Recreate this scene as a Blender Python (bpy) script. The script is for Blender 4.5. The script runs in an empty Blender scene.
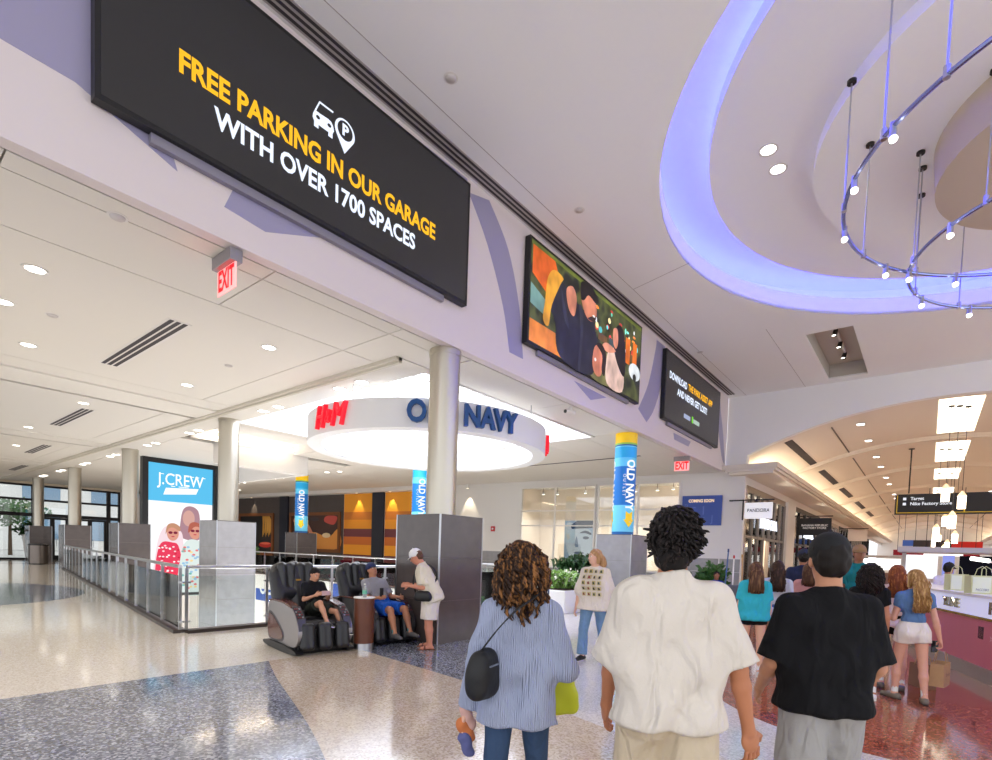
import bpy, math, random
import numpy as np
from mathutils import Vector, Matrix
from mathutils.geometry import tessellate_polygon
random.seed(7)
S = bpy.context.scene
COL = S.collection
# ------------------------------------------------------------------ camera
f_px, th, ph, ro, cy_px, eye = 533.886, .6794, -.0448, .0341, 575.118, 1.6
Fv = Vector((math.cos(th)*math.cos(ph), math.sin(th)*math.cos(ph), math.sin(ph)))
Rv = Vector((math.sin(th), -math.cos(th), 0)); Uv = Rv.cross(Fv)
R2 = Rv*math.cos(ro)+Uv*math.sin(ro); U2 = -Rv*math.sin(ro)+Uv*math.cos(ro)
cam = bpy.data.cameras.new('camera'); camo = bpy.data.objects.new('camera', cam); COL.objects.link(camo)
M4 = Matrix((R2, U2, -Fv)).transposed().to_4x4(); M4.translation = (0, 0, eye); camo.matrix_world = M4
cam.sensor_fit = 'HORIZONTAL'; cam.sensor_width = 36; cam.lens = 36*f_px/992
cam.shift_y = (cy_px-380)/992; cam.clip_start = .05; cam.clip_end = 400
S.camera = camo
# ------------------------------------------------------------------ world, lights, exposure
W = bpy.data.worlds.new('world'); S.world = W; W.use_nodes = True
bg = W.node_tree.nodes['Background']; bg.inputs[0].default_value = (.93, .95, 1, 1); bg.inputs[1].default_value = 1.38
S.view_settings.view_transform = 'Standard'; S.view_settings.look = 'None'
S.view_settings.gamma = 1; S.view_settings.use_curve_mapping = False; S.view_settings.exposure = 0.27
def lamp(kind, name, loc, energy, color=(1, 1, 1), **kw):
    l = bpy.data.lights.new(name, kind); l.energy = energy; l.color = color
    for k, v in kw.items(): setattr(l, k, v)
    o = bpy.data.objects.new(name, l); o.location = loc; COL.objects.link(o); return o
# ------------------------------------------------------------------ materials
def lin(c): return tuple(((v/255)/12.92 if v/255 <= .04045 else ((v/255+.055)/1.055)**2.4) for v in c)
MATS = {}
def mat(name, c, rough=.5, metal=0, bump=0, bscale=60, var=0, vscale=8, emit=None, es=0, spec=.5, coat=0, trans=0, alpha=1):
    if name in MATS: return MATS[name]
    m = bpy.data.materials.new(name); m.use_nodes = True; nt = m.node_tree; b = nt.nodes['Principled BSDF']
    L = lin(c); b.inputs['Base Color'].default_value = (*L, 1); b.inputs['Roughness'].default_value = rough
    b.inputs['Metallic'].default_value = metal; b.inputs['Specular IOR Level'].default_value = spec
    b.inputs['Coat Weight'].default_value = coat; b.inputs['Transmission Weight'].default_value = trans; b.inputs['Alpha'].default_value = alpha
    tc = nt.nodes.new('ShaderNodeTexCoord')
    if var:
        n = nt.nodes.new('ShaderNodeTexNoise'); n.inputs['Scale'].default_value = vscale; n.inputs['Detail'].default_value = 4
        nt.links.new(tc.outputs['Object'], n.inputs['Vector'])
        r = nt.nodes.new('ShaderNodeMix'); r.data_type = 'RGBA'; r.inputs[6].default_value = (*[v*(1-var) for v in L], 1)
        r.inputs[7].default_value = (*[min(1, v*(1+var)) for v in L], 1)
        nt.links.new(n.outputs['Fac'], r.inputs[0]); nt.links.new(r.outputs[2], b.inputs['Base Color'])
    if bump:
        n = nt.nodes.new('ShaderNodeTexNoise'); n.inputs['Scale'].default_value = bscale; n.inputs['Detail'].default_value = 3
        nt.links.new(tc.outputs['Object'], n.inputs['Vector'])
        bp = nt.nodes.new('ShaderNodeBump'); bp.inputs['Strength'].default_value = bump; bp.inputs['Distance'].default_value = .02
        nt.links.new(n.outputs['Fac'], bp.inputs['Height']); nt.links.new(bp.outputs['Normal'], b.inputs['Normal'])
    if emit: b.inputs['Emission Color'].default_value = (*lin(emit), 1); b.inputs['Emission Strength'].default_value = es
    MATS[name] = m; return m
def emis(name, c, s): return mat(name, (0, 0, 0) if s > .05 else c, .6, emit=c, es=s, spec=.1)
def terrazzo(name, cols, scale=90, rough=.12):
    m = bpy.data.materials.new(name); m.use_nodes = True; nt = m.node_tree; b = nt.nodes['Principled BSDF']
    tc = nt.nodes.new('ShaderNodeTexCoord'); v = nt.nodes.new('ShaderNodeTexVoronoi'); v.inputs['Scale'].default_value = scale
    nt.links.new(tc.outputs['Object'], v.inputs['Vector'])
    sep = nt.nodes.new('ShaderNodeSeparateColor'); nt.links.new(v.outputs['Color'], sep.inputs[0])
    cr = nt.nodes.new('ShaderNodeValToRGB'); cr.color_ramp.interpolation = 'CONSTANT'
    el = cr.color_ramp.elements
    while len(el) < len(cols): el.new(.5)
    for i, c in enumerate(cols): el[i].position = i/len(cols); el[i].color = (*lin(c), 1)
    nt.links.new(sep.outputs[0], cr.inputs[0]); nt.links.new(cr.outputs[0], b.inputs['Base Color'])
    b.inputs['Roughness'].default_value = rough; b.inputs['Coat Weight'].default_value = .35; b.inputs['Coat Roughness'].default_value = .06
    MATS[name] = m; return m
def glass(name, tint=(235, 242, 240), refl=.12):
    m = bpy.data.materials.new(name); m.use_nodes = True; nt = m.node_tree
    for n in list(nt.nodes): nt.nodes.remove(n)
    o = nt.nodes.new('ShaderNodeOutputMaterial'); t = nt.nodes.new('ShaderNodeBsdfTransparent'); t.inputs[0].default_value = (*lin(tint), 1)
    g = nt.nodes.new('ShaderNodeBsdfGlossy'); g.inputs['Roughness'].default_value = .02
    fr = nt.nodes.new('ShaderNodeFresnel'); fr.inputs['IOR'].default_value = 1.45
    a = nt.nodes.new('ShaderNodeMath'); a.operation = 'ADD'; a.inputs[1].default_value = refl-.04; a.use_clamp = True
    mx = nt.nodes.new('ShaderNodeMixShader'); nt.links.new(fr.outputs[0], a.inputs[0]); nt.links.new(a.outputs[0], mx.inputs[0])
    nt.links.new(t.outputs[0], mx.inputs[1]); nt.links.new(g.outputs[0], mx.inputs[2]); nt.links.new(mx.outputs[0], o.inputs[0])
    MATS[name] = m; return m
def stripes(name, cols, edges, rough=.6):      # painted horizontal bands, by object-space height
    m = bpy.data.materials.new(name); m.use_nodes = True; nt = m.node_tree; b = nt.nodes['Principled BSDF']; b.inputs['Roughness'].default_value = rough
    tc = nt.nodes.new('ShaderNodeTexCoord'); sp = nt.nodes.new('ShaderNodeSeparateXYZ'); nt.links.new(tc.outputs['Object'], sp.inputs[0])
    mr = nt.nodes.new('ShaderNodeMapRange'); mr.inputs[1].default_value = edges[0]; mr.inputs[2].default_value = edges[-1]; nt.links.new(sp.outputs[2], mr.inputs[0])
    cr = nt.nodes.new('ShaderNodeValToRGB'); cr.color_ramp.interpolation = 'CONSTANT'; el = cr.color_ramp.elements
    while len(el) < len(cols): el.new(.5)
    for i, c in enumerate(cols): el[i].position = (edges[i]-edges[0])/(edges[-1]-edges[0]); el[i].color = (*lin(c), 1)
    nt.links.new(mr.outputs[0], cr.inputs[0]); nt.links.new(cr.outputs[0], b.inputs['Base Color']); MATS[name] = m; return m
def bokeh(name, cols, scale, es, stretch=(1, 1, 1)):   # a screen's blurred picture ground
    m = bpy.data.materials.new(name); m.use_nodes = True; nt = m.node_tree; b = nt.nodes['Principled BSDF']
    tc = nt.nodes.new('ShaderNodeTexCoord'); mp = nt.nodes.new('ShaderNodeMapping'); mp.inputs['Scale'].default_value = stretch
    nt.links.new(tc.outputs['Object'], mp.inputs[0])
    n = nt.nodes.new('ShaderNodeTexNoise'); n.inputs['Scale'].default_value = scale; n.inputs['Detail'].default_value = 2; nt.links.new(mp.outputs[0], n.inputs['Vector'])
    cr = nt.nodes.new('ShaderNodeValToRGB'); el = cr.color_ramp.elements
    while len(el) < len(cols): el.new(.5)
    for i, c in enumerate(cols): el[i].position = .3+.4*i/max(1, len(cols)-1); el[i].color = (*lin(c), 1)
    nt.links.new(n.outputs['Fac'], cr.inputs[0]); b.inputs['Base Color'].default_value = (0, 0, 0, 1)
    nt.links.new(cr.outputs[0], b.inputs['Emission Color']); b.inputs['Emission Strength'].default_value = es; MATS[name] = m; return m
# ------------------------------------------------------------------ mesh helpers
class MB:
    def __init__(s): s.v = []; s.f = []
    def add(s, v, f):
        o = len(s.v); s.v += [tuple(p) for p in v]; s.f += [tuple(i+o for i in q) for q in f]; return s
    def box(s, a, b):
        x0, y0, z0 = [min(p, q) for p, q in zip(a, b)]; x1, y1, z1 = [max(p, q) for p, q in zip(a, b)]
        return s.add([(x0,y0,z0),(x1,y0,z0),(x1,y1,z0),(x0,y1,z0),(x0,y0,z1),(x1,y0,z1),(x1,y1,z1),(x0,y1,z1)],
            [(0,3,2,1),(4,5,6,7),(0,1,5,4),(1,2,6,5),(2,3,7,6),(3,0,4,7)])
    def bar(s, p, q, w, h):     # box along p->q
        p, q = Vector(p), Vector(q); d = (q-p).normalized(); up = Vector((0,0,1)) if abs(d.z) < .99 else Vector((0,1,0))
        r = d.cross(up).normalized()*w/2; u = r.cross(d).normalized()*h/2
        return s.add([p-r-u,p+r-u,p+r+u,p-r+u,q-r-u,q+r-u,q+r+u,q-r+u],[(0,1,2,3),(7,6,5,4),(0,4,5,1),(1,5,6,2),(2,6,7,3),(3,7,4,0)])
    def cyl(s, p, q, r0, r1=None, n=16, cap=True):
        r1 = r0 if r1 is None else r1; p, q = Vector(p), Vector(q); d = (q-p).normalized()
        a = d.orthogonal().normalized(); b = d.cross(a); v = []
        for c, r in ((p, r0), (q, r1)): v += [c+(a*math.cos(2*math.pi*i/n)+b*math.sin(2*math.pi*i/n))*r for i in range(n)]
        f = [(i,(i+1)%n,n+(i+1)%n,n+i) for i in range(n)]
        if cap: f += [tuple(range(n-1,-1,-1)), tuple(range(n,2*n))]
        return s.add(v, f)
    def tube(s, pts, r, n=8, taper=None):
        pts = [Vector(p) for p in pts]; v = []; a = None; m = len(pts)
        for i, p in enumerate(pts):
            d = (pts[min(i+1,m-1)]-pts[max(i-1,0)]).normalized()
            a = d.orthogonal().normalized() if a is None else (a-d*a.dot(d)).normalized()
            b = d.cross(a); rr = r*(taper[i] if taper else 1)
            v += [p+(a*math.cos(2*math.pi*k/n)+b*math.sin(2*math.pi*k/n))*rr for k in range(n)]
        f = [(i*n+k,i*n+(k+1)%n,(i+1)*n+(k+1)%n,(i+1)*n+k) for i in range(m-1) for k in range(n)]
        f += [tuple(range(n-1,-1,-1)), tuple(range((m-1)*n,m*n))]
        return s.add(v, f)
    def lathe(s, prof, c=(0,0,0), n=32, a0=0, a1=2*math.pi):
        full = abs(a1-a0-2*math.pi) < 1e-6; k = n if full else n+1; v = []
        for i in range(k):
            a = a0+(a1-a0)*i/n; v += [(c[0]+r*math.cos(a), c[1]+r*math.sin(a), c[2]+z) for r, z in prof]
        m = len(prof); f = []
        for i in range(n):
            j = (i+1) % k
            f += [(i*m+q, j*m+q, j*m+q+1, i*m+q+1) for q in range(m-1)]
        return s.add(v, f)
    def prism(s, poly, lo, hi, fn=lambda u, v, w: (u, v, w), holes=()):
        loops = [list(poly)]+[list(h) for h in holes]; flat = [p for l in loops for p in l]; n = len(flat)
        tri = tessellate_polygon([[Vector((p[0], p[1], 0)) for p in l] for l in loops])
        v = [fn(p[0], p[1], lo) for p in flat]+[fn(p[0], p[1], hi) for p in flat]; f = []
        for t in tri: f += [tuple(t), tuple(i+n for i in reversed(t))]
        o = 0
        for l in loops:
            m = len(l); f += [(o+i, o+(i+1)%m, n+o+(i+1)%m, n+o+i) for i in range(m)]; o += m
        return s.add(v, f)
    def build(s, name, m, parent=None, smooth=False, kind=None, label=None, loc=None, bevel=0):
        me = bpy.data.meshes.new(name); me.from_pydata(s.v, [], s.f); me.validate()
        fix_normals(me)
        me.materials.append(m)
        if smooth:
            for p in me.polygons: p.use_smooth = True
            if smooth == 'auto':
                me.set_sharp_from_angle(angle=math.radians(40))
        return mk(name, me, parent, kind, label, loc, bevel)
def fix_normals(me):
    import bmesh
    bm = bmesh.new(); bm.from_mesh(me); bmesh.ops.recalc_face_normals(bm, faces=bm.faces); bm.to_mesh(me); bm.free()
def mk(name, me, parent=None, kind=None, label=None, loc=None, bevel=0):
    o = bpy.data.objects.new(name, me); COL.objects.link(o)
    if parent: o.parent = parent
    if loc: o.location = loc
    if kind: o['kind'] = kind
    if label: o['label'] = label
    if bevel:
        b = o.modifiers.new('bevel', 'BEVEL'); b.width = bevel; b.segments = 2; b.limit_method = 'ANGLE'
    return o
def tag(o, label, cat, group=None, kind=None):
    o['label'] = label; o['category'] = cat
    if group: o['group'] = group
    if kind: o['kind'] = kind
    return o
def thing(name, label, cat, loc=(0,0,0), rz=0, group=None):
    o = bpy.data.objects.new(name, None); COL.objects.link(o); o.location = loc; o.rotation_euler.z = rz; o.empty_display_size = .1
    return tag(o, label, cat, group)
def dup(root, loc, rz=None, label=None):
    r = root.copy(); COL.objects.link(r); r.location = loc
    if rz is not None: r.rotation_euler.z = rz
    if label: r['label'] = label
    for ch in list(root.children):
        c = ch.copy(); COL.objects.link(c); c.parent = r
        for g in list(ch.children):
            d = g.copy(); COL.objects.link(d); d.parent = c
    return r
def struct(name, mb, m, label=None, parent=None, **kw):
    o = mb.build(name, m, parent, kind='structure' if not parent else None, **kw)
    if label and not parent: o['label'] = label
    return o
def text_mesh(s, size=1, bold=0, extrude=0, align='CENTER', spacing=1, width=None):
    c = bpy.data.curves.new('t', 'FONT'); c.body = s; c.size = size; c.offset = bold; c.extrude = extrude; c.align_x = align; c.align_y = 'CENTER'
    c.space_character = spacing; c.resolution_u = 3
    o = bpy.data.objects.new('t', c); me = bpy.data.meshes.new_from_object(o); bpy.data.objects.remove(o)
    v = np.array([p.co[:] for p in me.vertices]); f = [tuple(p.vertices) for p in me.polygons]; bpy.data.meshes.remove(me)
    if width is not None and len(v):
        w = v[:, 0].max()-v[:, 0].min(); v[:, 0] *= width/w
    return v, f
def text(name, s, m, fn, parent=None, **kw):
    sd_ = kw.pop('sub', 0); v, f = text_mesh(s, **kw)
    if sd_: v, f = subdiv(v, f, sd_)
    mb = MB(); mb.add([fn(*p) for p in v], f); return mb.build(name, m, parent)
def subdiv(v, f, n=2):
    v = [np.array(p) for p in v]; T = []
    for q in f:
        for k in range(1, len(q)-1): T.append((q[0], q[k], q[k+1]))
    for _ in range(n):
        c = {}; N = []
        def mid(a, b):
            k = (min(a,b), max(a,b))
            if k not in c: v.append((v[a]+v[b])/2); c[k] = len(v)-1
            return c[k]
        for a, b, d in T: x, y, z = mid(a,b), mid(b,d), mid(d,a); N += [(a,x,z),(x,b,y),(z,y,d),(x,y,z)]
        T = N
    return np.array(v), T
def plane_fn(o, u, v):      # text placed on a plane: origin, right, up
    o, u, v = Vector(o), Vector(u).normalized(), Vector(v).normalized(); n = u.cross(v)
    return lambda x, y, z=0: tuple(o+u*x+v*y+n*z)
def cyl_fn(c, r, a0, z0, vert=False):
    def fn(x, y, z=0):
        if vert: x, y = y, -x
        a = a0+x/r; return (c[0]+(r+z)*math.cos(a), c[1]+(r+z)*math.sin(a), z0+y)
    return fn
def spline(pts, n=8, closed=True):
    P = [np.array(p, float) for p in pts]; out = []; m = len(P)
    for i in range(m if closed else m-1):
        a, b, c, d = (P[(i-1)%m], P[i], P[(i+1)%m], P[(i+2)%m]) if closed else (P[max(i-1,0)], P[i], P[i+1], P[min(i+2,m-1)])
        for k in range(n):
            t = k/n; out.append(tuple(.5*((2*b)+(c-a)*t+(2*a-5*b+4*c-d)*t*t+(3*b-a-3*c+d)*t**3)))
    if not closed: out.append(tuple(P[-1]))
    return out
def circ(c, r, n=64, a0=0): return [(c[0]+r*math.cos(a0+2*math.pi*i/n), c[1]+r*math.sin(a0+2*math.pi*i/n)) for i in range(n)]
def ellipse(cx, cy, rx, ry, n=24): return [(cx+rx*math.cos(2*math.pi*i/n), cy+ry*math.sin(2*math.pi*i/n)) for i in range(n)]
# palette
m_white = mat('painted_white', (226, 222, 218), .75, bump=.02, bscale=40)
m_ceil = mat('ceiling_white', (242, 241, 240), .85)
m_soff = mat('soffit_white', (225, 220, 212), .8)
m_joint = mat('shadow_gap', (120, 112, 104), .9)
m_fascia = mat('fascia_paint', (226, 215, 214), .6)
m_lilac = mat('fascia_lilac', (160, 155, 184), .4)
m_black = mat('black_metal', (22, 22, 25), .45)
m_frame = mat('dark_bronze', (38, 34, 36), .5, metal=.3)
m_steel = mat('brushed_steel', (190, 192, 196), .28, metal=1, bump=.03, bscale=200)
m_col = mat('champagne_metal', (196, 190, 176), .34, metal=.9)
m_tile = mat('grey_porcelain', (86, 77, 75), .22, var=.22, vscale=5, coat=.2)
m_tile2 = mat('light_grey_porcelain', (150, 148, 150), .22, var=.18, vscale=5, coat=.2)
m_glass = glass('clear_glass', (246,250,249), .05); m_pane = glass('shop_glass', (245, 248, 248), .08)
m_lit = emis('lamp_white', (255, 250, 240), 7)
m_warm = emis('lamp_warm', (255, 226, 190), 6)
m_grille = mat('grille_dark', (60, 55, 58), .7)
# ================================================================== FLOORS
t_beige = terrazzo('terrazzo_beige', [(238,228,212),(228,216,199),(244,236,224),(220,207,189),(236,225,208)], 70)
t_tan = terrazzo('terrazzo_tan', [(214,197,174),(200,181,157),(226,212,192),(188,168,145),(218,201,180)], 60)
t_blue = terrazzo('terrazzo_blue_grey', [(112,116,130),(146,150,163),(86,90,106),(182,186,196),(124,128,142)], 50)
t_red = terrazzo('terrazzo_red', [(140,62,44),(165,84,62),(118,50,38),(186,112,90),(148,70,52)], 55)
t_pale = terrazzo('terrazzo_pale', [(226,222,216),(214,210,204),(236,233,228),(204,200,196),(228,224,220)], 65)
void = [(3.72,9.95),(13.9,9.95),(13.9,34.2),(7.55,34.2)]
fl = struct('floor', MB().prism([(-9,-12),(22.6,-12),(105,-12),(105,9),(40,9),(40,50),(-9,50)], -.6, 0, holes=[void[::-1]]), t_beige, 'glossy beige terrazzo floor of the mall court')
def inlay(pts, m, name='floor_inlay', z=.003): return MB().prism(pts, .0005, z).build(name, m, fl)
arcL = spline([(3.69,6.91),(3.3,6.0),(3.0,5.2),(2.62,4.2),(2.28,3.42),(1.8,2.4),(1.2,1.2),(.5,.2)], 4, False)
inlay([(-9,6.93)]+[(-9,-1)]+arcL[::-1], t_blue)
arcT = spline([(4.82,4.38),(4.72,3.4),(4.5,2.4),(4.1,1.2),(3.6,0),(3,-1.2)], 4, False)
arcB = spline([(4.82,4.38),(5.5,4.75),(6.5,5.5),(7.4,6.1),(8.2,6.9)], 4, False)
inlay([(5.12,6.93),(8.2,6.93)]+arcB[::-1], t_blue)
inlay(arcL[::-1]+[(5.12,6.93)]+arcT+[(2,-1.5)], t_tan)
red = spline([(4.9,-6),(5.2,-2.5),(5.38,-.4),(5.5,.6),(5.85,1.3),(6.5,1.9),(7.6,2.6),(9.5,3.3),(13,3.9),(18,4.1),(24,4.1)], 4, False)
inlay(red+[(104,4.1),(104,-5),(40,-6)], t_red)
pale_in = arcT[::-1]+arcB+[(9.6,8.2),(13,8.8),(22,9)]
inlay([(3,-6)]+pale_in+[(22,4.1)]+red[::-1], t_pale)
inlay(ellipse(1.6,20.3,3.1,4.2,40), t_blue)
inlay(ellipse(-1,34,3,3.6,40), t_tan)
inlay([(-9,39.5),(12.5,39.5),(12.5,40.8),(-9,40.8)], terrazzo('terrazzo_brown', [(110,66,52),(130,84,66),(96,56,46),(140,96,78)], 55))
# lower level seen through the glass
for i, (x, y) in enumerate(((6.5,12.5),(10.5,13),(9,18),(12,22),(9,24),(12,29),(9.5,30))):  # globes added as fill light, to brighten the lower level
    t = thing('added_fill_globe','%s added globe fill lamp from the near corner on the lower level' % ['first','second','third','fourth','fifth','sixth','seventh'][i],'lamp',(x,y,-5),0,'added lower level fill lamps'); MB().cyl((0,0,0),(0,0,.04),.2,.2,16).build('base',m_black,t); MB().cyl((0,0,.04),(0,0,1.9),.015,n=8).build('pole',m_black,t); MB().lathe([(.001,1.9),(.14,1.95),(.18,2.1),(.14,2.25),(.001,2.3)],n=16).build('globe',emis('globe_glow',(255,246,230),5),t,smooth='auto')
    l = lamp('POINT','globe_fill',(0,0,2.5),200,(1,.97,.92),shadow_soft_size=.15); l.parent = t
struct('floor_lower', MB().box((2,8,-5.2),(19,40,-5)), t_pale, 'pale floor of the level below the opening')
lw = struct('wall_lower', MB().box((14.0,8,-5),(14.2,40,-.6)).box((5,35,-5),(14.2,35.2,-.6)), m_white, 'white wall of the lower level')
MB().box((13.84,9.96,-.75),(13.9,34.1,-.0)).build('slab_edge', m_white, lw)
m_on = mat('storefront_blue', (10, 70, 160), .4)
m_onw = emis('letter_white', (255, 255, 255), .9)
sg = thing('storefront_sign', 'blue storefront sign with white capitals on the level below, behind glass railing', 'sign', (13.93,25.4,-.75))
MB().box((-.06,-3,-.62),(0,2,.68)).build('panel', m_on, sg)
text('lettering', 'OLD NAVY', m_onw, plane_fn((-.07,-.5,.05),(0,-1,0),(0,0,1)), sg, size=1.0, bold=.02, extrude=.01, width=4.2)
bp = thing('blue_panel', 'plain blue panel on the white lower wall behind the massage chairs', 'panel', (13.83,19.2,-.62))
MB().box((-.05,-1.6,-.5),(0,1.15,.55)).build('board', m_on, bp); MB().box((-.06,-1.62,-.56),(0,1.17,-.5)).build('edge_trim', m_steel, bp)
for i, (y, c) in enumerate([(30.5,(40,34,40)),(28.6,(70,60,52)),(26.9,(34,36,48))]):
    fx = thing('lower_shop_display', ['dark clothes rack far left on the lower level','brown display table on the lower level','navy clothes rack below the blue storefront sign'][i], 'display', (12.6,y,-5))
    mm = mat('goods%d' % i, c, .8)
    for k in range(7): MB().box((-.25+.02*k,-.6+.18*k,.55),(.25,-.46+.18*k,1.5+.05*(k % 3))).build('garment', mm, fx)
    MB().tube([(0,-.7,0),(0,-.7,1.65),(0,.75,1.65),(0,.75,0)], .025).build('rail', m_steel, fx)
# ================================================================== SOFFIT over the left court
Zs, Zc, Yf = 5.1, 8.08, 6.6
sk = (7.42, 7.95, 14.15, 15.8)     # skylight opening x0,y0,x1,y1
cl = struct('ceiling_court', MB().prism([(-7,6.65),(23.4,6.65),(23.4,47),(-7,47)], Zs+.06, Zs+.16, holes=[[(sk[0]-.02,sk[1]-.02),(sk[0]-.02,sk[3]+.02),(sk[2]+.02,sk[3]+.02),(sk[2]+.02,sk[1]-.02)],[(7.6,16.3),(7.6,19.6),(11.4,19.6),(11.4,16.3)]]), m_joint, 'white panelled lower ceiling over the left court')
def panel(x0, y0, x1, y1, z=Zs, g=.009, nm='ceiling_panel'):
    return MB().box((x0+g,y0+g,z),(x1-g,y1-g,Zs+.061)).build(nm, m_soff, cl)
xs = [-7,-3.6,-.8,1.02,3.61,5.76]
ys = [6.62,7.08,8.36]
for a, b in zip(xs, xs[1:]): panel(a, 6.74, b, 7.08); panel(a, 7.08, b, 8.36)
for y0, y1 in ((8.36,14.2),(16.6,23.3),(25.4,32.2),(34.4,41),(43,47)):
    for a, b in ((-7,-3.6),(-3.6,5.76)): panel(a, y0, b, y1)
    panel(5.76, y0, 6.55, y1)
for y0, y1 in ((14.2,14.9),(23.3,23.9),(32.2,32.8),(41,41.6)): panel(-7, y0, 6.55, y1)
panel(5.76,6.74,7.4,7.08); panel(5.76,7.08,7.4,8.36)
for y in (15.7,24.5,33.4,42.3):      # beams between columns
    MB().box((-7,y-.62,Zs-.02),(6.6,y+.62,Zs+.06)).box((-7,y-.72,Zs+.02),(6.6,y-.62,Zs+.06)).build('beam', m_soff, cl)
MB().box((6.6,7.75,Zs-.02),(7.4,47,Zs+.06)).build('beam', m_soff, cl)
MB().box((6.48,7.75,Zs-.06),(6.62,47,Zs+.05)).box((6.55,7.75,Zs-.1),(6.62,47,Zs)).build('beam_trim', mat('trim_cream',(205,198,184),.6), cl)
for x0, x1 in ((7.42,10.8),(10.8,14.15)): panel(x0, 6.74, x1, 7.92)
for x0, x1 in ((14.15,17.7),(17.7,20.9),(20.9,23.4)):
    for y0, y1 in ((6.74,8.3),(8.3,9.9),(9.9,16),(16,23),(23,31),(31,39),(39,47)): panel(x0, y0, x1, y1)
for y0, y1 in ((22,28),(28,37),(37,47)): panel(7.45, y0, 14.15, y1)
MB().box((8.55,19.62,4.38),(12,20.1,Zs+.06)).box((11.8,20.1,4.38),(12,30,Zs+.06)).build('bulkhead', m_white, cl)
panel(7.45,20.1,14.15,22); panel(7.45,15.9,14.15,16.3); panel(11.4,16.3,14.15,19.6)
MB().box((7.6,16.3,Zs+.3),(11.4,19.6,Zs+.33)).box((7.6,16.25,Zs),(11.4,16.3,Zs+.3)).box((11.35,16.3,Zs),(11.4,19.6,Zs+.3)).box((7.6,19.58,Zs),(11.4,19.64,Zs+.3)).build('cove_recess', m_white, cl)
MB().box((7.75,19.3,Zs+.08),(11.2,19.42,Zs+.12)).build('cove_lamp', emis('cove_warm2',(255,236,206),9), cl)
# skylight well above the opening
x0, y0, x1, y1 = sk
well = MB().box((x0-.03,y0-.03,Zs-.005),(x0,y1+.1,7)).box((x1,y0-.03,Zs-.005),(x1+.03,y1+.1,7)).box((x0,y0-.03,Zs-.005),(x1,y0,7)).box((x0,y1,Zs-.005),(x1,y1+.1,7))
struct('wall_skylight', well, mat('well_white',(245,246,248),.8), 'white walls of the skylight well')
for a, b in (((x0-.06,y1-.03),(x1+.06,y1+.13)),((x0-.06,y0-.06),(x1+.06,y0+.01)),((x1-.01,y0-.06),(x1+.06,y1+.1))): MB().box((*a,Zs-.03),(*b,Zs-.006)).build('opening_trim', m_white, cl)
sl = struct('window_1', MB().box((x0,y0,7),(x1,y1,7.03)), emis('daylight_panel', (236,242,255), 6.5), 'glowing skylight above the hanging ring')
for k in range(1,5): MB().box((x0,y0+(y1-y0)*k/5-.04,6.9),(x1,y0+(y1-y0)*k/5+.04,6.995)).build('mullion', m_white, sl)
for k in range(1,3): MB().box((x0+(x1-x0)*k/3-.04,y0,6.9),(x0+(x1-x0)*k/3+.04,y1,6.995)).build('mullion', m_white, sl)
# ================================================================== FASCIA and high ceiling
fa = struct('wall_fascia', MB().box((-7,Yf,Zs+.04),(22.7,Yf+.12,Zc+.05)), m_fascia, 'pinkish white fascia carrying the three screens')
MB().box((-7,Yf-.05,Zs-.0),(22.4,Yf+.12,Zs+.14)).build('edge_band', m_fascia, fa)
def decor(pts): MB().prism(pts, Yf-.004, Yf, lambda u, v, w: (u, w, v)).build('painted_shape', m_lilac, fa)
decor([(-7,6.1),(1.5,5.95),(2.4,5.62),(2.0,6.9),(1.6,7.45),(-1,7.72),(-7,7.7)])
decor([(2.9,5.5),(3.4,5.45),(4.2,5.75),(3,5.75)])
decor(spline([(7.05,7.85),(7.6,7.2),(8.1,6.3),(8.35,5.5)],5,False)+spline([(8.8,5.5),(8.6,6.5),(8.2,7.4),(7.6,8)],5,False))
decor([(5.2,8.0),(6.2,7.9),(7.0,7.6),(7.0,8.05)])
decor(spline([(14.3,5.75),(14.9,6.6),(15.3,7.7),(15.35,8)],5,False)+spline([(16,8),(15.9,7),(15.4,6),(14.9,5.5)],5,False))
decor(spline([(21.2,7.9),(21.5,6.8),(22.1,5.7),(22.5,5.42)],5,False)+[(22.6,5.42),(22.2,6.5),(21.7,7.4),(21.5,8)])
decor([(10.8,5.6),(12.4,5.6),(11.6,5.35)]); decor([(17,5.6),(18.6,5.6),(18.4,5.4),(17.1,5.4)])
struct('wall_slab_edge', MB().box((-7,Yf+.12,Zs+.17),(22.7,Yf+.25,Zc)), m_white)
CC = (11.6,-1.9); r0, r1, r2, r3 = 6.4, 5.6, 3.9, 2.2
ce = struct('ceiling', MB().prism([(-4,-9),(22.75,-9),(22.75,Yf),(-4,Yf)], Zc, Zc+.06, holes=[circ(CC,r0,128)[::-1],[(17.55,1.95),(17.55,3.1),(22.2,3.1),(22.2,1.95)]]), m_ceil, 'white high ceiling with round cove')
MB().box((17.45,1.85,Zc+.05),(22.3,1.95,Zc+.5)).box((17.45,3.1,Zc+.05),(22.3,3.2,Zc+.5)).box((17.45,1.95,Zc+.05),(17.55,3.1,Zc+.5)).box((22.2,1.95,Zc+.05),(22.3,3.1,Zc+.5)).box((17.45,1.85,Zc+.5),(22.3,3.2,Zc+.55)).build('light_recess', mat('recess_grey',(196,190,180),.8), ce)
for p, q in (((-4,5.95),(22.7,5.95)),((11.9,4.45),(12.3,5.95)),((16.5,3.9),(22.7,3.9))): 
    MB().bar((*p,Zc-.001),(*q,Zc-.001),.012,.004).build('ceiling_joint', mat('joint_pale',(176,168,164),.9), ce)
MB().lathe([(r0,Zc),(r0,Zc+.42),(r0+.02,Zc+.42),(r0+.02,Zc+.03)],(*CC,0),128).build('cove_lip', m_ceil, ce, smooth='auto')
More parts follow.
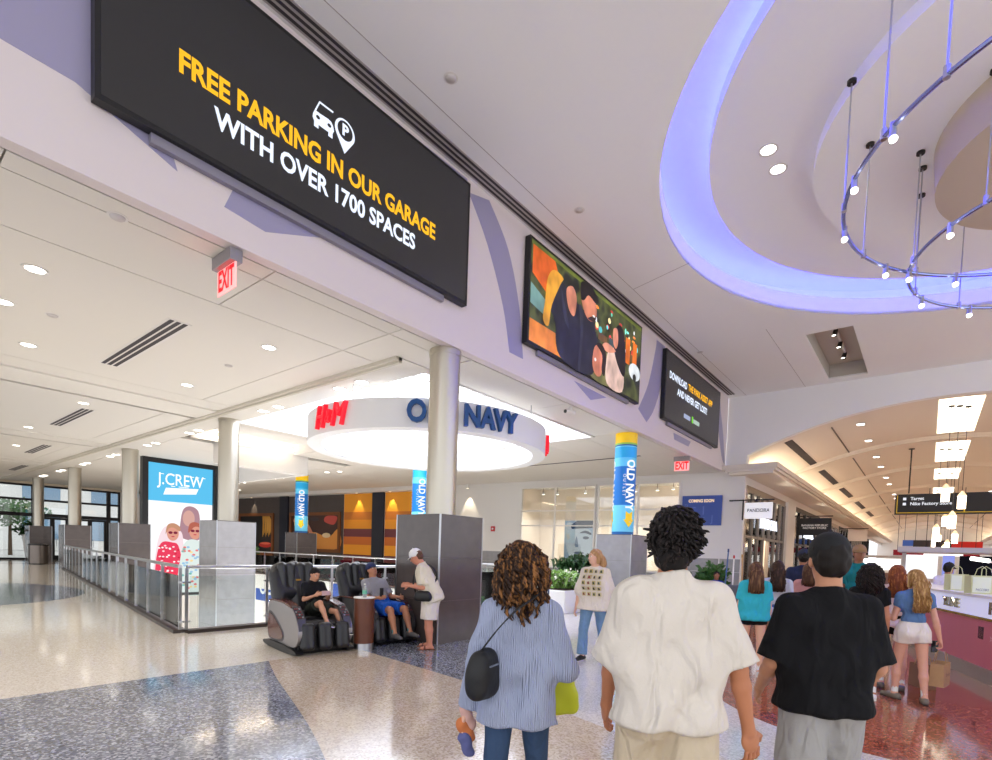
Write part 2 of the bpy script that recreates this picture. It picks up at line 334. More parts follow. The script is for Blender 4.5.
MB().lathe([(r0+.02,Zc+.3),(r0+.75,Zc+.3),(r0+.75,Zc+.95),(.01,Zc+.95)],(*CC,0),128).build('cove_shell', m_ceil, ce, smooth='auto')
for r, a, b in ((r1,.5,.72),(r2,.28,.5)):
    MB().lathe([(r,Zc+a),(r,Zc+b),(.02,Zc+b)],(*CC,0),128).lathe([(r,Zc+a),(.02,Zc+a)],(*CC,0),128).build('cove_tier', m_ceil, ce, smooth='auto')
    MB().lathe([(r-.42,Zc+b+.02),(r-.42,Zc+b+.05),(r-.5,Zc+b+.05),(r-.5,Zc+b+.02)],(*CC,0),96).build('cove_lamp', emis('blue_led2',(110,125,255),16), ce)
MB().lathe([(r3,Zc+.28),(r3-.05,Zc-.35),(r3-.25,Zc-.42),(.02,Zc-.12)],(*CC,0),96).build('cove_disc', mat('disc_beige',(200,184,164),.7), ce, smooth='auto')
MB().lathe([(r0+.25,Zc+.36),(r0+.25,Zc+.4),(r0+.4,Zc+.4),(r0+.4,Zc+.36)],(*CC,0),128).build('cove_lamp', emis('blue_led',(52,62,255),26), ce)
# slot diffuser along the fascia
sd = thing('slot_diffuser', 'long dark linear air slot in high ceiling along the fascia', 'air vent', (2.9,6.28,Zc-.012))
for k in range(3): MB().box((-7,.0+.09*k,0),(19.4,.045+.09*k,.012)).build('slot', m_grille, sd)
MB().box((-7,-.03,.004),(19.4,.26,.012)).build('frame', mat('slot_frame',(176,168,166),.6), sd)
def vent(x, y, l, label, z=Zs, n=3, along='y', w=.1):
    t = thing('ceiling_vent', label, 'air vent', (x,y,z-.012), 0, 'linear ceiling vents of the court')
    MB().box((-w*n/2-.03,-l/2-.03,.006),(w*n/2+.03,l/2+.03,.012)).build('frame', m_white, t)
    for k in range(n): MB().box((-w*n/2+w*k+.012,-l/2,0),(-w*n/2+w*(k+1)-.025,l/2,.01)).build('slot', m_grille, t)
vent(3.52,11.3,3.5,'largest dark striped air vent in left ceiling'); vent(4.4,19.85,3.5,'second striped air vent, behind the first beam'); vent(5.2,28.3,3.3,'third striped air vent, toward the entrance'); vent(6.05,37.2,3.4,'farthest small air vent, next to the entrance doors')
vent(17.7,11,6,'thin grey air vent between ring and blue banner column',n=1,w=.16); vent(13.2,24,3,'thin air vent left of the ring, above the far wall',n=1,w=.16,z=Zs)
# downlights
def downlight(x, y, z, label, r=.11, en=0, m=m_lit, group='round downlights in the court ceiling'):
    t = thing('downlight', label, 'ceiling light', (x,y,z), 0, group)
    MB().lathe([(r,-.006),(r+.035,-.012),(r+.035,0),(r,0)],n=20).build('trim_ring', m_white, t)
    MB().lathe([(.001,-.002),(r,-.004),(r,0)],n=20).build('lens', m, t)
    if en:
        l = lamp('SPOT','downlight_lamp',(0,0,-.05),en,(1,.95,.88),spot_size=2.0,spot_blend=.6,shadow_soft_size=.1); l.parent = t
DL = ['near far left edge beside the first panel joint','left of the largest vent near the first beam','at left picture edge level with the sprinkler','right of the largest vent, nearest the fascia','just before the first beam, right of the vent','outside left, nearest row','outside left, second row','beside the second vent past the first beam','left of the second vent','between second vent and second beam','beside the third vent','left of the third vent','beside the farthest vent','left of the farthest vent']
for x, y in [(1.7,9.35),(2.28,13.1),(1.64,11.05),(4.92,9.37),(5.03,13.19),(-1.5,9.4),(-1.5,13.1),(4.13,17.4),(.8,18),(3.98,22.9),(4.5,28),(1,27),(5,36),(2,36)]:
    downlight(x,y,Zs,'small round downlight in left ceiling, '+DL.pop(0),en=60)
ORD = ['first','second','third','fourth','fifth','sixth','seventh','eighth','ninth','tenth','eleventh','twelfth','thirteenth','fourteenth','fifteenth','sixteenth','seventeenth','eighteenth','nineteenth','twentieth']
for k_, y in enumerate((9.54,10.36,13.07,13.85,18.06,18.8,21.9,22.75,26.6,27.4,31,31.8,35.8,36.6,40,40.8)):
    downlight(7.05+(y-9)*.02,y,Zs-.02,'%s round downlight of the long beam row, counted from the metal column' % ORD[k_],r=.13,en=40,group='paired downlights along the long beam')
for k_, (x, y) in enumerate([(14.84,22.6),(15,21.8),(15,27),(15,27.8),(15.1,31.4),(15.1,32.2),(17,36),(17,36.8),(17.5,14),(17.5,13.2),(18.5,9)]):
    downlight(x,y,Zs,'far ceiling downlight, %s of those above the picture wall side' % ORD[k_],en=70,group='downlights near the picture wall')
for x, y, z, l in [(10.08,2.5,Zc+.5,'left one of two bright downlights inside the blue cove'),(10.67,2.47,Zc+.5,'right one of two bright downlights inside the blue cove')]: downlight(x,y,z,l,r=.12,en=120,group='cove downlights')
for x, y, z, l in [(5.41,5.47,Zc,'white sensor disc in high ceiling above the parking screen'),(8.91,5.48,Zc,'white sensor disc in high ceiling above family picture screen'),(17.2,5.95,Zc,'white sensor disc in high ceiling above small dark screen'),(1.98,7.07,Zs,'white sprinkler disc near the left exit sign'),(2.21,11,Zs,'white sprinkler disc left of the largest vent'),(4.95,11,Zs,'white sprinkler disc right of the largest vent')]:
    t = thing('sprinkler_cover', l, 'sprinkler', (x,y,z)); MB().lathe([(.001,-.02),(.07,-.018),(.075,0)],n=18).build('disc', mat('sprinkler_white',(205,198,196),.6), t, smooth=True); MB().lathe([(.075,-.004),(.1,-.003),(.1,0)],n=18).build('ring', m_white, t)
tc_ = thing('security_camera', 'small dark security camera under ceiling beside the ring', 'camera', (11.1,6.85,Zs))
MB().cyl((0,0,0),(0,0,-.08),.04,.05).build('mount', m_white, tc_); MB().cyl((.1,-.05,-.13),(-.16,.03,-.13),.055,.045).build('body', m_white, tc_); MB().cyl((-.16,.03,-.13),(-.19,.04,-.13),.04).build('lens', m_black, tc_)
# ================================================================== RIGHT WALL, ARCH, VAULT
wr_a = math.tan(math.radians(6))
def WX(y): return 22.6-wr_a*(y-6.6)
ux = Vector((-wr_a,1,0)).normalized()
def wfn(y, z, d=0):      # point on the long far wall; d metres toward the court
    return (WX(y)-d, y-wr_a*d, z)
def wpoly(pts, d0, d1, name, m, parent, **kw): return MB().prism(pts, d0, d1, lambda u, v, w: wfn(u, v, w)).build(name, m, parent, **kw)
def rect(y0, z0, y1, z1): return [(y0,z0),(y1,z0),(y1,z1),(y0,z1)]
wf = struct('wall_far', MB().prism(rect(6.6,0,47,5.12), -.25, 0, wfn, holes=[rect(12.02,.9,16.0,4.82)[::-1], rect(8.25,.9,11.95,4.82)[::-1]]), m_white, 'long far wall with shop windows, orange stripes and dark picture panels')
for y in np.arange(6.65,20.2,1.13):     # tiled wainscot below the windows
    for z0, z1 in ((0,.53),(.54,1.07),(1.08,1.6)):
        ya, yb = y, y+1.12
        if z1 > .9 and ya < 16.05 and yb > 8.2:
            if z0 > .6 or True:
                if ya < 8.2: yb = 8.2
                elif yb > 16.05 and ya < 16.05 and z0 < 1.1: ya = 16.05
                elif z0 < .9: z1 = .9
                else: continue
        if yb-ya > .05: wpoly(rect(ya,z0,yb,z1), 0, .02, 'wall_tile', m_tile2, wf)
# shop windows
for wi, (a, b, mull) in enumerate(((12.02,16.0,14.1),(8.25,11.95,10.05))):
    wn = struct('window_%d' % (wi+2), MB().prism(rect(a,.9,b,4.82), .0, .06, wfn, holes=[rect(a+.08,.98,b-.08,4.74)[::-1]]), m_white, 'white framed shop window in far wall')
    wpoly(rect(mull-.04,.98,mull+.04,4.74), .005, .055, 'mullion', m_white, wn)
    for z in (2.92,3.64): wpoly(rect(a+.08,z-.03,b-.08,z+.03), .005, .05, 'transom', m_white, wn)
    for (p, q) in ((a+.08,mull-.04),(mull+.04,b-.08)):
        for (z0, z1) in ((.98,2.89),(2.95,3.61),(3.67,4.74)): wpoly(rect(p,z0,q,z1), .02, .026, 'pane', m_pane, wn)
wi_ = struct('wall_shop_interior', MB().prism(rect(7.6,0,16.6,5.1), -3.2, -3.1, wfn).prism(rect(7.55,0,7.65,5.1), -3.1, -.25, wfn).prism(rect(16.55,0,16.65,5.1), -3.1, -.25, wfn), mat('shop_beige',(236,222,206),.8), 'beige interior behind the shop windows')
struct('floor_shop', MB().prism(rect(7.6,.0,16.6,.02), -3.1, -.25, wfn), t_pale)
struct('ceiling_shop', MB().prism(rect(7.6,5.05,16.6,5.1), -3.1, -.25, wfn), m_white)
for i, (y, z) in enumerate([(15.4,4.6),(14.6,4.58),(13.1,4.6),(12.4,4.6),(11.4,4.62),(10.6,4.6),(9.6,4.62),(8.9,4.64)]):
    p = wfn(y, z, -1.2); t = thing('track_spot', '%s bright spot lamp from the left inside the shop windows' % ORD[i], 'spot light', p, 0, 'shop window spots')
    MB().cyl((0,0,.1),(0,0,.45),.012,n=6).build('stem', m_black, t); MB().cyl((0,0,.1),(0,0,-.02),.05,.07,n=12).build('head', m_white, t); MB().lathe([(.001,-.03),(.065,-.025)],n=12).build('lens', m_lit, t)
    l = lamp('SPOT','track_lamp',(0,0,-.06),150,(1,.92,.8),spot_size=2.2,spot_blend=.7,shadow_soft_size=.05); l.parent = t
# poster with a face in the window
po = thing('face_poster', 'tall blue-white poster of a face inside the left shop window', 'poster', wfn(13.05,1.1,-.5))
pfn = lambda u, v, w: (ux.x*u-w, ux.y*u, v)
def pp(pts, d, nm, c): MB().prism(pts, d, d+.004, pfn).build(nm, mat('poster_%d_%d_%d' % c, c, .5), po)
MB().prism(rect(-.75,0,.75,2.1), -.03, 0, pfn).build('board', mat('poster_ground',(176,200,226),.5), po)
pp(spline([(.6,2.0),(.7,1.2),(.5,.5),(.1,.05),(-.5,.05),(-.7,.8),(-.6,1.6),(-.2,1.75)],4), .001, 'face_shape', (222,232,242))
pp([(-.75,1.75),(.35,1.7),(.45,1.85),(.1,2.1),(-.75,2.1)], .006, 'cap_shape', (26,34,52))
pp(spline([(-.05,1.5),(-.35,1.62),(-.65,1.5),(-.6,1.42),(-.35,1.5)],4), .006, 'brow_shape', (40,52,74))
pp(ellipse(-.38,1.28,.16,.07), .006, 'eye_shape', (36,48,70)); pp(spline([(.1,1.35),(.18,.9),(.02,.82),(.0,.95)],4), .006, 'nose_shape', (110,134,164)); pp(ellipse(-.05,.55,.26,.07), .006, 'mouth_shape', (90,110,140))
pp(spline([(-.1,.1),(.3,.35),(.35,.1)],4), .006, 'collar_shape', (40,60,96))
# lit wash lamp on white wall
for y, l in ((19.15,'warm wall washer cone beside the plinth, on white far wall'),(27.5,'wall washer above the left orange stripes'),(24.7,'wall washer above the right orange stripes'),(38.4,'wall washer above left food picture')):
    t = thing('wall_washer', l, 'wall light', wfn(y,4.86,.25)); MB().cyl((0,0,0),(0,0,.24),.06,.06,12).build('can', m_white, t); MB().lathe([(.001,-.004),(.055,-.002)],n=12).build('lens', m_warm, t)
    s = lamp('SPOT','washer_lamp',(0,0,-.03),130,(1,.85,.6),spot_size=1.05,spot_blend=.35,shadow_soft_size=.03); s.parent = t
# orange striped panels, dark posts, picture panels
strp = stripes('orange_stripes', [(206,130,30),(112,54,60),(240,160,40),(206,110,40),(112,54,60),(232,150,36),(206,120,40),(240,160,40)], [0,.64,1.08,1.7,2.19,2.68,3.24,3.73,4.9][:9])
wpoly(rect(26.35,.4,28.85,4.86), 0, .03, 'striped_panel', strp, wf); wpoly(rect(22.6,.4,25.3,4.86), 0, .03, 'striped_panel', strp, wf)
m_navy = mat('navy_post',(24,26,42),.5)
for a, b in ((25.35,26.3),(34.4,35.3),(20.3,22.5)): wpoly(rect(a,0,b,4.88), 0, .12, 'wall_post', m_navy if a > 21 else m_white, wf)
m_slate = mat('slate_panel',(78,70,68),.6,var=.15,vscale=3)
for a, b in ((28.9,31.6),(31.6,34.4),(35.3,38.4),(38.4,42),(42,46.8)): wpoly(rect(a,.0,b-.02,4.86), 0, .02, 'slate_panel', m_slate, wf)
wpoly(rect(21,4.88,47,5.1), 0, .5, 'pelmet', m_white, wf)
m_wood = mat('picture_wood',(122,70,28),.45,var=.2,vscale=10)
def picture(name, label, y0, z0, y1, z1):
    t = thing(name, label, 'picture', wfn((y0+y1)/2, z0, .03)); hw = (y1-y0)/2; hh = z1-z0
    fn = lambda u, v, w: (ux.x*u-w, ux.y*u, v)
    for (a, b, c, d) in ((-hw,0,-hw+.2,hh),(hw-.2,0,hw,hh),(-hw+.2,hh-.2,hw-.2,hh),(-hw+.2,0,hw-.2,.2)): MB().prism(rect(a,b,c,d), 0, .1, fn).build('frame_side', m_wood, t)
    return t, (lambda pts, nm, c, d=.02: MB().prism(pts, d, d+.01, fn).build(nm, mat('pic_%d_%d_%d' % c, c, .5), t)), hw, hh
t, P_, hw, hh = picture('spaghetti_picture', 'framed picture of pasta strands over red bowl on dark wall', 36.0,.75,40.3,3.75)
P_(rect(-hw+.2,.2,hw-.2,hh-.2),'canvas',(30,26,26),.0)
for k in range(9): P_(spline([(-.9-.1*k,2.75),(-.95-.13*k+.08*(k%2),2.2),(-.9-.12*k,1.4+.12*(k%3)),(-.84-.12*k,1.4+.12*(k%3)),(-.86-.11*k,2.2),(-.82-.1*k,2.75)],3),'pasta_strand',(206,150,62),.02+.001*k)
P_(ellipse(-1.2,.75,.75,.2),'bowl_shape',(196,44,34)); P_(ellipse(-1.2,.85,.6,.08),'bowl_rim',(230,110,80),.035)
t, P_, hw, hh = picture('cooking_picture', 'framed picture of hands kneading dough on far wall', 29.1,1.15,34.2,3.75)
P_(rect(-hw+.2,.2,hw-.2,hh-.2),'canvas',(70,44,36),.0)
P_(spline([(-2.3,.25),(1.9,.25),(1.6,.9),(.2,1.3),(-1.4,1.0),(-2.3,1.5)],5),'table_shape',(226,150,66),.012)
P_(spline([(1.9,2.3),(1.2,2.2),(.5,1.7),(.1,1.15),(.3,1.1),(.8,1.45),(.75,1.0),(.95,1.0),(1.1,1.5),(1.4,1.2),(1.5,1.3),(1.5,1.7),(2.2,2.0)],5),'hand_shape',(212,140,110),.024)
P_(spline([(-2.2,2.3),(-1.2,2.35),(-1.0,2.0),(-1.9,1.8)],5),'cloth_shape',(200,80,70),.024); P_(ellipse(-1.2,1.1,.4,.16),'dough_shape',(240,214,170),.024); P_(ellipse(0,2.15,.5,.12),'spoon_shape',(60,50,54),.024)
# coming soon board, fire alarm
cs = thing('coming_soon_board', 'blue board reading coming soon on white wall beside storefront', 'sign', wfn(7.4,2.95,.03))
MB().prism(rect(-.8,0,.76,1.22), 0, .05, pfn).build('board', mat('board_blue',(58,84,160),.5), cs)
text('headline','COMING SOON', emis('headline_cream',(255,220,180),.9), lambda x,y,z=0: pfn(-x,1.0+y,.056), cs, size=.17, bold=.006, width=1.0)
for i,(s_,u,v,z_) in enumerate((('I',.1,.45,.5),('T',-.35,.42,.5),('C',-.3,.05,.5),('J',.45,.12,.4),('S',.12,.08,.3),('P',-.6,.62,.3))):
    text('faint_letter', s_, mat('board_blue_light',(88,112,186),.5), lambda x,y,z=0: pfn(-x-u+.0,.14+v+y,.053), cs, size=z_)
fa_ = thing('fire_alarm', 'small red fire alarm on white far wall', 'alarm', wfn(17.6,2.75,0)); MB().prism(rect(-.11,-.13,.11,.13), 0, .07, pfn).build('case', mat('alarm_red',(190,30,36),.4), fa_); MB().prism(ellipse(0,0,.05,.05,12), .07, .085, pfn).build('strobe', m_white, fa_)
# pier and arch wall
struct('wall_pier', MB().box((22.6,5.8,0),(22.85,6.62,5.1)), m_white, 'white pier at the end of the fascia')
for z0, z1 in ((0,.53),(.54,1.07),(1.08,1.6)): MB().box((22.58,5.82,z0),(22.6,6.6,z1)).build('wall_tile', m_tile2, bpy.data.objects['wall_pier'])
VY, VR, VA = -.4, 14.2, 7.15
def vz(y): return VA-VR+math.sqrt(VR*VR-(y-VY)**2)
arcp = [(y, vz(y)) for y in np.linspace(5.8,-6.6,49)]
struct('wall_arch', MB().prism([(6.6,5.1),(6.6,Zc+.02),(-9,Zc+.02),(-9,5.1),(-6.6,5.1)]+arcp[::-1]+[(5.8,5.1)], 22.72, 23.0, lambda u,v,w: (w,u,v)), m_ceil, 'white arched wall where the corridor vault begins')
vl = struct('ceiling_vault', MB().add([(x,y,z) for x in (23.0,104) for y, z in [(6.9,5.15),(6.4,5.35)]+arcp+[(-7.2,5.35),(-7.7,5.15)]], [(i,i+1,54+i-1,53+i-1) for i in range(0)] ) , m_soff, 'warm white barrel vault over the shopping corridor') if False else None
prof = [(6.35,5.2)]+[(y, vz(y)+.02) for y in np.linspace(6.3,-7.1,61)]+[(-7.15,5.2)]
mb = MB(); n_ = len(prof); mb.add([(x,y,z) for x in (23.0,104) for y, z in prof], [(i,i+1,n_+i+1,n_+i) for i in range(n_-1)])
m_vault = mat('vault_cream',(236,226,212),.8)
vl = struct('ceiling_vault', mb, m_vault, 'warm cream barrel vault over the shopping corridor')
def vstrip(ya, yb, xa, xb, dz, nm, m, th_=.03, n=10):
    yy = np.linspace(ya,yb,n+1); p = [(y,vz(y)-dz) for y in yy]+[(y,vz(y)-dz+th_) for y in yy[::-1]]
    return MB().prism(p, xa, xb, lambda u,v,w: (w,u,v)).build(nm, m, vl)
for x in (30,38.2,47.4,56.6,65.8,75,84.2,93.4):
    vstrip(6.2,-7,x-.35,x+.35,.14,'rib',m_vault,.17,40); vstrip(6.2,-7,x-.45,x-.35,.07,'rib_edge',m_vault,.1,40)
    for y in (3.13,-3.93): vstrip(y-.02,y+.02,x-6.2 if x < 31 else x-8.6,x-.4,.0,'vault_joint',m_joint,.02,1)
m_sky2 = emis('vault_skylight',(255,240,214),2.6)
for a, b in ((23.3,29.1),(31.2,36.9),(39.3,44.3),(48.4,54),(57.6,63),(66.8,72)): vstrip(.02,-1.14,a,b,.0,'vault_skylight',m_sky2,.025,2)
for i,(a, b) in enumerate(((23.5,29.5),(31.8,37.4),(39.9,45.3),(49,55),(58,64))):
    for s_ in (1,-1):
        y = VY+s_*4.92; vstrip(y-.13,y+.13,a,b,.0,'vault_slot',m_grille,.02,1)
for k_, x in enumerate((24.5,27.9,32.3,35.6,40.2,43.6,50,53,59,63.5)):
    for y in (2.28,-3.08):
        t = thing('vault_downlight','%s square lamp from the arch in the vault, %s row' % (ORD[k_], 'left' if y > 0 else 'right'),'ceiling light',(x,y,vz(y)-.02),0,'vault downlights'); MB().box((-.15,-.15,-.01),(.15,.15,.02)).build('trim_ring',m_white,t); MB().box((-.11,-.11,-.02),(.11,.11,-.008)).build('lens',m_lit,t)
# cornices and shop fronts
m_corn = mat('cornice_white',(224,214,202),.7)
for sgn, nm in ((1,'left'),(-1,'right')):
    Y = lambda y: VY+sgn*(y-VY)
    tr = struct('trim_%d' % (1 if sgn > 0 else 2), MB().box((22.1,Y(4.62),5.0),(104,Y(6.4),5.12)).box((22.2,Y(4.72),4.9),(104,Y(6.3),5.0)).box((22.05,Y(4.56),5.1),(104,Y(4.9),5.28)), m_corn, 'white cornice ledge along %s side of corridor' % nm)
    MB().box((22.1,Y(4.9),5.1),(22.3,Y(6.55),5.28)).build('cornice_end', m_corn, tr)
    MB().box((24,Y(5.55),5.13),(104,Y(5.75),5.19)).build('cove_lamp', emis('cove_warm',(255,236,210),10), tr)
    struct('wall_shops_%s' % nm, MB().box((22.85,Y(5.8),4.6),(104,Y(6.0),5.1)), m_white, 'bulkhead over the shop fronts on %s' % nm)
# ================================================================== COLUMNS
def column(x, y, label, z0=0, banner=None, ptop=2.19, tiles=None, pink=False):
    t = thing('column', label, 'column', (x,y,z0)); b = -z0; w = .53
    MB().box((-w,-w,0),(w,w,b+ptop-.02)).build('plinth_core', m_joint, t)
    z = 0.; hh = .726; n0 = int(round(z0/-hh)) if z0 else 0
    edges = [0]+[b+hh*k for k in range(1,3)]+[b+ptop-.012] if not z0 else [b+hh*k for k in range(-6,3)]+[b+ptop-.012]
    for za, zb in zip(edges, edges[1:]):
        za = max(za, 0)+.003
        if zb-za < .1: continue
        for s_ in (-1,1):
            MB().box((s_*w,-w,za),(s_*(w+.014),w,zb-.003)).build('plinth_tile', m_tile2 if (s_ < 0 and tiles == 'light') else m_tile, t)
            MB().box((-w,s_*w,za),(w,s_*(w+.014),zb-.003)).build('plinth_tile', (mat('pink_wrap',(214,120,160),.4,var=.3,vscale=3) if pink else m_tile2) if (tiles == 'light' and not pink) or (pink and s_ > 0) else m_tile, t)
    for sx in (-1,1):
        for sy in (-1,1): MB().box((sx*(w-.004),sy*(w-.004),0),(sx*(w+.02),sy*(w+.02),b+ptop)).build('corner_trim', m_steel, t)
    MB().box((-w-.016,-w-.016,b+ptop-.014),(w+.016,w+.016,b+ptop)).build('plinth_cap', m_tile, t)
    r = .27
    MB().lathe([(r,b+ptop),(r,b+Zs-.1),(r+.012,b+Zs-.1),(r+.012,b+Zs+.05)],n=40).build('shaft', m_col, t, smooth='auto')
    if banner:
        R_ = .31; zb = b+ptop
        bands = [(0,.09,(10,96,170)),(.09,.85,(110,206,240)),(.85,1.95,(0,112,196)),(1.95,2.2,(96,200,240)),(2.2,2.5,(30,170,230)),(2.5,2.53,(110,206,240)),(2.53,2.57,(10,96,170)),(2.57,2.62,(150,200,80)),(2.62,2.905,(250,206,20))]
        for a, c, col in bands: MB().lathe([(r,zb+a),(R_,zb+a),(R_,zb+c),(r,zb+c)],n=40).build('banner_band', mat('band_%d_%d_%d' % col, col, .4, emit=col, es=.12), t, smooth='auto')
        ang = banner
        for da in (0, 2.1, 4.2):
            text('lettering','OLD NAVY', m_onw, cyl_fn((0,0),R_+.006,ang+da,zb+1.42,True), t, size=.36, bold=.012, width=1.45, sub=2)
            text('small_lettering','OUTLET', m_onw, cyl_fn((0,0),R_+.006,ang-.55+da,zb+1.42,True), t, size=.12, width=.62, spacing=1.5, sub=1)
            mb = MB(); fn = cyl_fn((0,0),R_+.006,ang+da,zb+.42)
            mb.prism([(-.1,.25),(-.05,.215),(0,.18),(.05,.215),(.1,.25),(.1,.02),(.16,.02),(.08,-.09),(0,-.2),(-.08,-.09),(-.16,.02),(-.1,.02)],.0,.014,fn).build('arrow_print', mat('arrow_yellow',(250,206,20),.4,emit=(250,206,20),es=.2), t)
    return t
AC = math.atan2(-.63,-.78)     # toward the viewer's side
column(6.85,6.86,'brushed metal column on dark tiled plinth beside the leaning man')
column(7.1,15.7,'metal column on plinth inside the glass railing, right of J.Crew screen',-5,tiles='light')
column(7.3,24.5,'metal column on plinth left of the tall J.Crew screen',-5)
column(7.68,33.9,'metal column on plinth at the far end of the railing')
column(7.87,42.7,'farthest metal column, beside the entrance doors')
column(14.42,6.97,'column wrapped in blue Old Navy banner on grey plinth near the planter',banner=AC+.3,tiles='light')
column(14.6,15.8,'column in blue banner partly behind the metal column',banner=AC+.35)
column(14.86,24.8,'column in blue banner on pink and grey plinth far back',banner=AC+.3,pink=True)
# ================================================================== GLASS RAILINGS
m_shoe = mat('rail_shoe',(70,60,56),.4,metal=.4)
def railing(a, b, n, label, z=1.1):
    a, b = Vector((*a,0)), Vector((*b,0)); d = b-a; u = d.normalized()
    t = thing('glass_railing', label, 'railing', a, 0, 'railings round the floor opening'); a = Vector((0,0,0)); b = d
    MB().tube([a+Vector((0,0,z+.05)), b+Vector((0,0,z+.05))], .032, 12).build('handrail', m_steel, t, smooth='auto')
    MB().bar(a+Vector((0,0,.03)), b+Vector((0,0,.03)), .2, .06).build('base_shoe', m_shoe, t)
    L = d.length/n
    for i in range(n+1):
        p = u*(L*i); MB().bar(p+Vector((0,0,.06)), p+Vector((0,0,z+.03)), .05, .018).build('post', m_steel, t)
        for zz in (.2,.88): MB().bar(p-u*.06+Vector((0,0,zz)), p+u*.06+Vector((0,0,zz)), .045, .03).build('clamp', m_steel, t)
    for i in range(n):
        p, q = u*(L*i+.05), u*(L*(i+1)-.05); MB().bar(p+Vector((0,0,.54)), q+Vector((0,0,.54)), .012, .9).build('glass_panel', m_glass, t)
railing((3.72,9.98),(7.12,33.3),17,'long glass railing running from its near corner back to the entrance')
railing((3.80,9.92),(13.9,9.92),7,'glass railing with bright handrail right behind the massage chairs')
railing((13.86,10.1),(13.86,34),16,'far glass railing in front of the picture wall')
# ================================================================== ENTRANCE WALL
we = struct('wall_entrance', MB().box((-7,46,4.95),(14.6,46.3,6)), mat('entrance_cream',(222,208,186),.8), 'cream header over the entrance doors')
MB().box((-7,46,0),(-6.6,46.3,4.95)).box((13.1,46,0),(19.2,46.3,5.2)).build('side_pier', m_white, we)
Xs = [-6.6,-4.4,-2.2,0,2.2,4.4,6.3,8.25,10.2,12.4,13.1]
dn = 0
wd = struct('window_4', MB().box((-6.6,46.05,4.82),(13.1,46.2,4.95)).box((-6.6,46.05,3.88),(13.1,46.2,4.02)).box((-6.6,46.05,2.85),(13.1,46.2,3.08)), m_frame, 'dark framed entrance glazing')
for x in Xs: MB().box((x-.11,46.03,0),(x+.11,46.22,4.95)).build('mullion', m_frame, wd)
for a, b in zip(Xs, Xs[1:]):
    for z0, z1 in ((4.02,4.82),(3.08,3.88)): MB().box((a+.11,46.11,z0),(b-.11,46.125,z1)).build('pane', m_pane, wd)
    if a in (8.25,10.2,0,2.2):
        dn += 1; dd = struct('door_%d' % dn, MB().box((a+.13,46.06,0),(a+.27,46.18,2.84)).box((b-.27,46.06,0),(b-.13,46.18,2.84)).box((a+.27,46.06,0),(b-.27,46.18,.3)).box((a+.27,46.06,2.7),(b-.27,46.18,2.84)).box(((a+b)/2-.12,46.06,.3),((a+b)/2+.12,46.18,2.7)), m_frame, 'dark framed glass entrance door')
        for s_ in (-1,1): 
            c = (a+b)/2; MB().box((c+.12*s_,46.11,.3),(c+s_*((b-a)/2-.27),46.125,2.7)).build('pane', m_pane, dd)
            MB().tube([(c+.2*s_,46.05,.9),(c+.2*s_,46.0,.95),(c+.2*s_,46.0,1.4),(c+.2*s_,46.05,1.45)],.02).build('handle', m_steel, dd)
    else:
        MB().box((a+.11,46.05,0),(b-.11,46.2,.12)).build('sill', m_frame, wd); MB().box((a+.11,46.11,.12),(b-.11,46.125,2.85)).build('pane', m_pane, wd)
def exit_sign(loc, rz, label, s=1.0):
    t = thing('exit_sign', label, 'exit sign', loc, rz)
    MB().box((-.2*s,-.06*s,-.12*s),(.2*s,.06*s,0)).build('housing', mat('exit_grey',(150,146,150),.4,metal=.5), t, bevel=.01)
    MB().box((-.1*s,-.05*s,0),(.1*s,.05*s,.05)).build('canopy', m_black, t)
    MB().box((-.19*s,-.008,-.36*s),(.19*s,.008,-.12*s)).build('panel', mat('exit_panel',(255,210,205),.1,trans=0,emit=(255,150,150),es=.45), t)
    em = emis('exit_red',(255,24,30),2.2)
    for s_ in (-1,1): text('lettering','EXIT', em, plane_fn((0,.012*s_,-.24*s),(-s_,0,0),(0,0,1)), t, size=.27*s, bold=.008*s, width=.33*s)
exit_sign((3.05,6.85,Zs), math.radians(90), 'red exit sign hanging at left near the big parking screen', 1.25)
exit_sign((18.56,6.85,Zs), math.radians(95), 'red exit sign under the fascia above the blue board', 1.35)
exit_sign((12.5,45.7,5.9), 0, 'small red exit sign above the entrance doors', 1.7)
# outside the doors
struct('ground_outside', MB().box((-40,46.3,-.2),(40,95,-.02)), mat('paving',(196,192,186),.8), 'pale paving outside the doors')
ob = thing('outside_building', 'white building seen through the entrance glass', 'building', (2,75,0))
MB().box((-22,0,0),(22,8,14)).build('wall', mat('stone_white',(228,226,222),.8), ob)
for i in range(7):
    for j in range(3): 
        w_ = MB().box((-19.5+6*i,-.06,1.2+4.2*j),(-16.3+6*i,.05,3.8+4.2*j)).build('window', mat('far_window',(120,150,176),.15), ob); MB().box((-18-.05+6*i,-.1,1.2+4.2*j),(-17.9+6*i,-.05,3.8+4.2*j)).build('mullion', m_white, w_)
def leaf_cloud(n, c, r, size, seed, flat=.5):
    rd = random.Random(seed); mb = MB()
    for _ in range(n):
        p = Vector((rd.gauss(0,1),rd.gauss(0,1),rd.gauss(0,1))); p = p.normalized()*(rd.random()**.4)
        q = Vector((c[0]+p.x*r[0], c[1]+p.y*r[1], c[2]+p.z*r[2])); a = Vector((rd.uniform(-1,1),rd.uniform(-1,1),rd.uniform(-.6,.9))).normalized()
        b = a.orthogonal().normalized()*size*.33; a = a*size*rd.uniform(.7,1.2); m_ = Vector((0,0,size*.12))
        mb.add([q, q+a*.5+b+m_, q+a, q+a*.5-b+m_],[(0,1,2),(0,2,3)])
    return mb
m_leaf = mat('leaf_green',(60,104,44),.5,var=.35,vscale=14); m_leafd = mat('leaf_dark',(38,74,34),.45,var=.35,vscale=14); m_leafl = mat('leaf_light',(120,160,70),.5,var=.3,vscale=14)
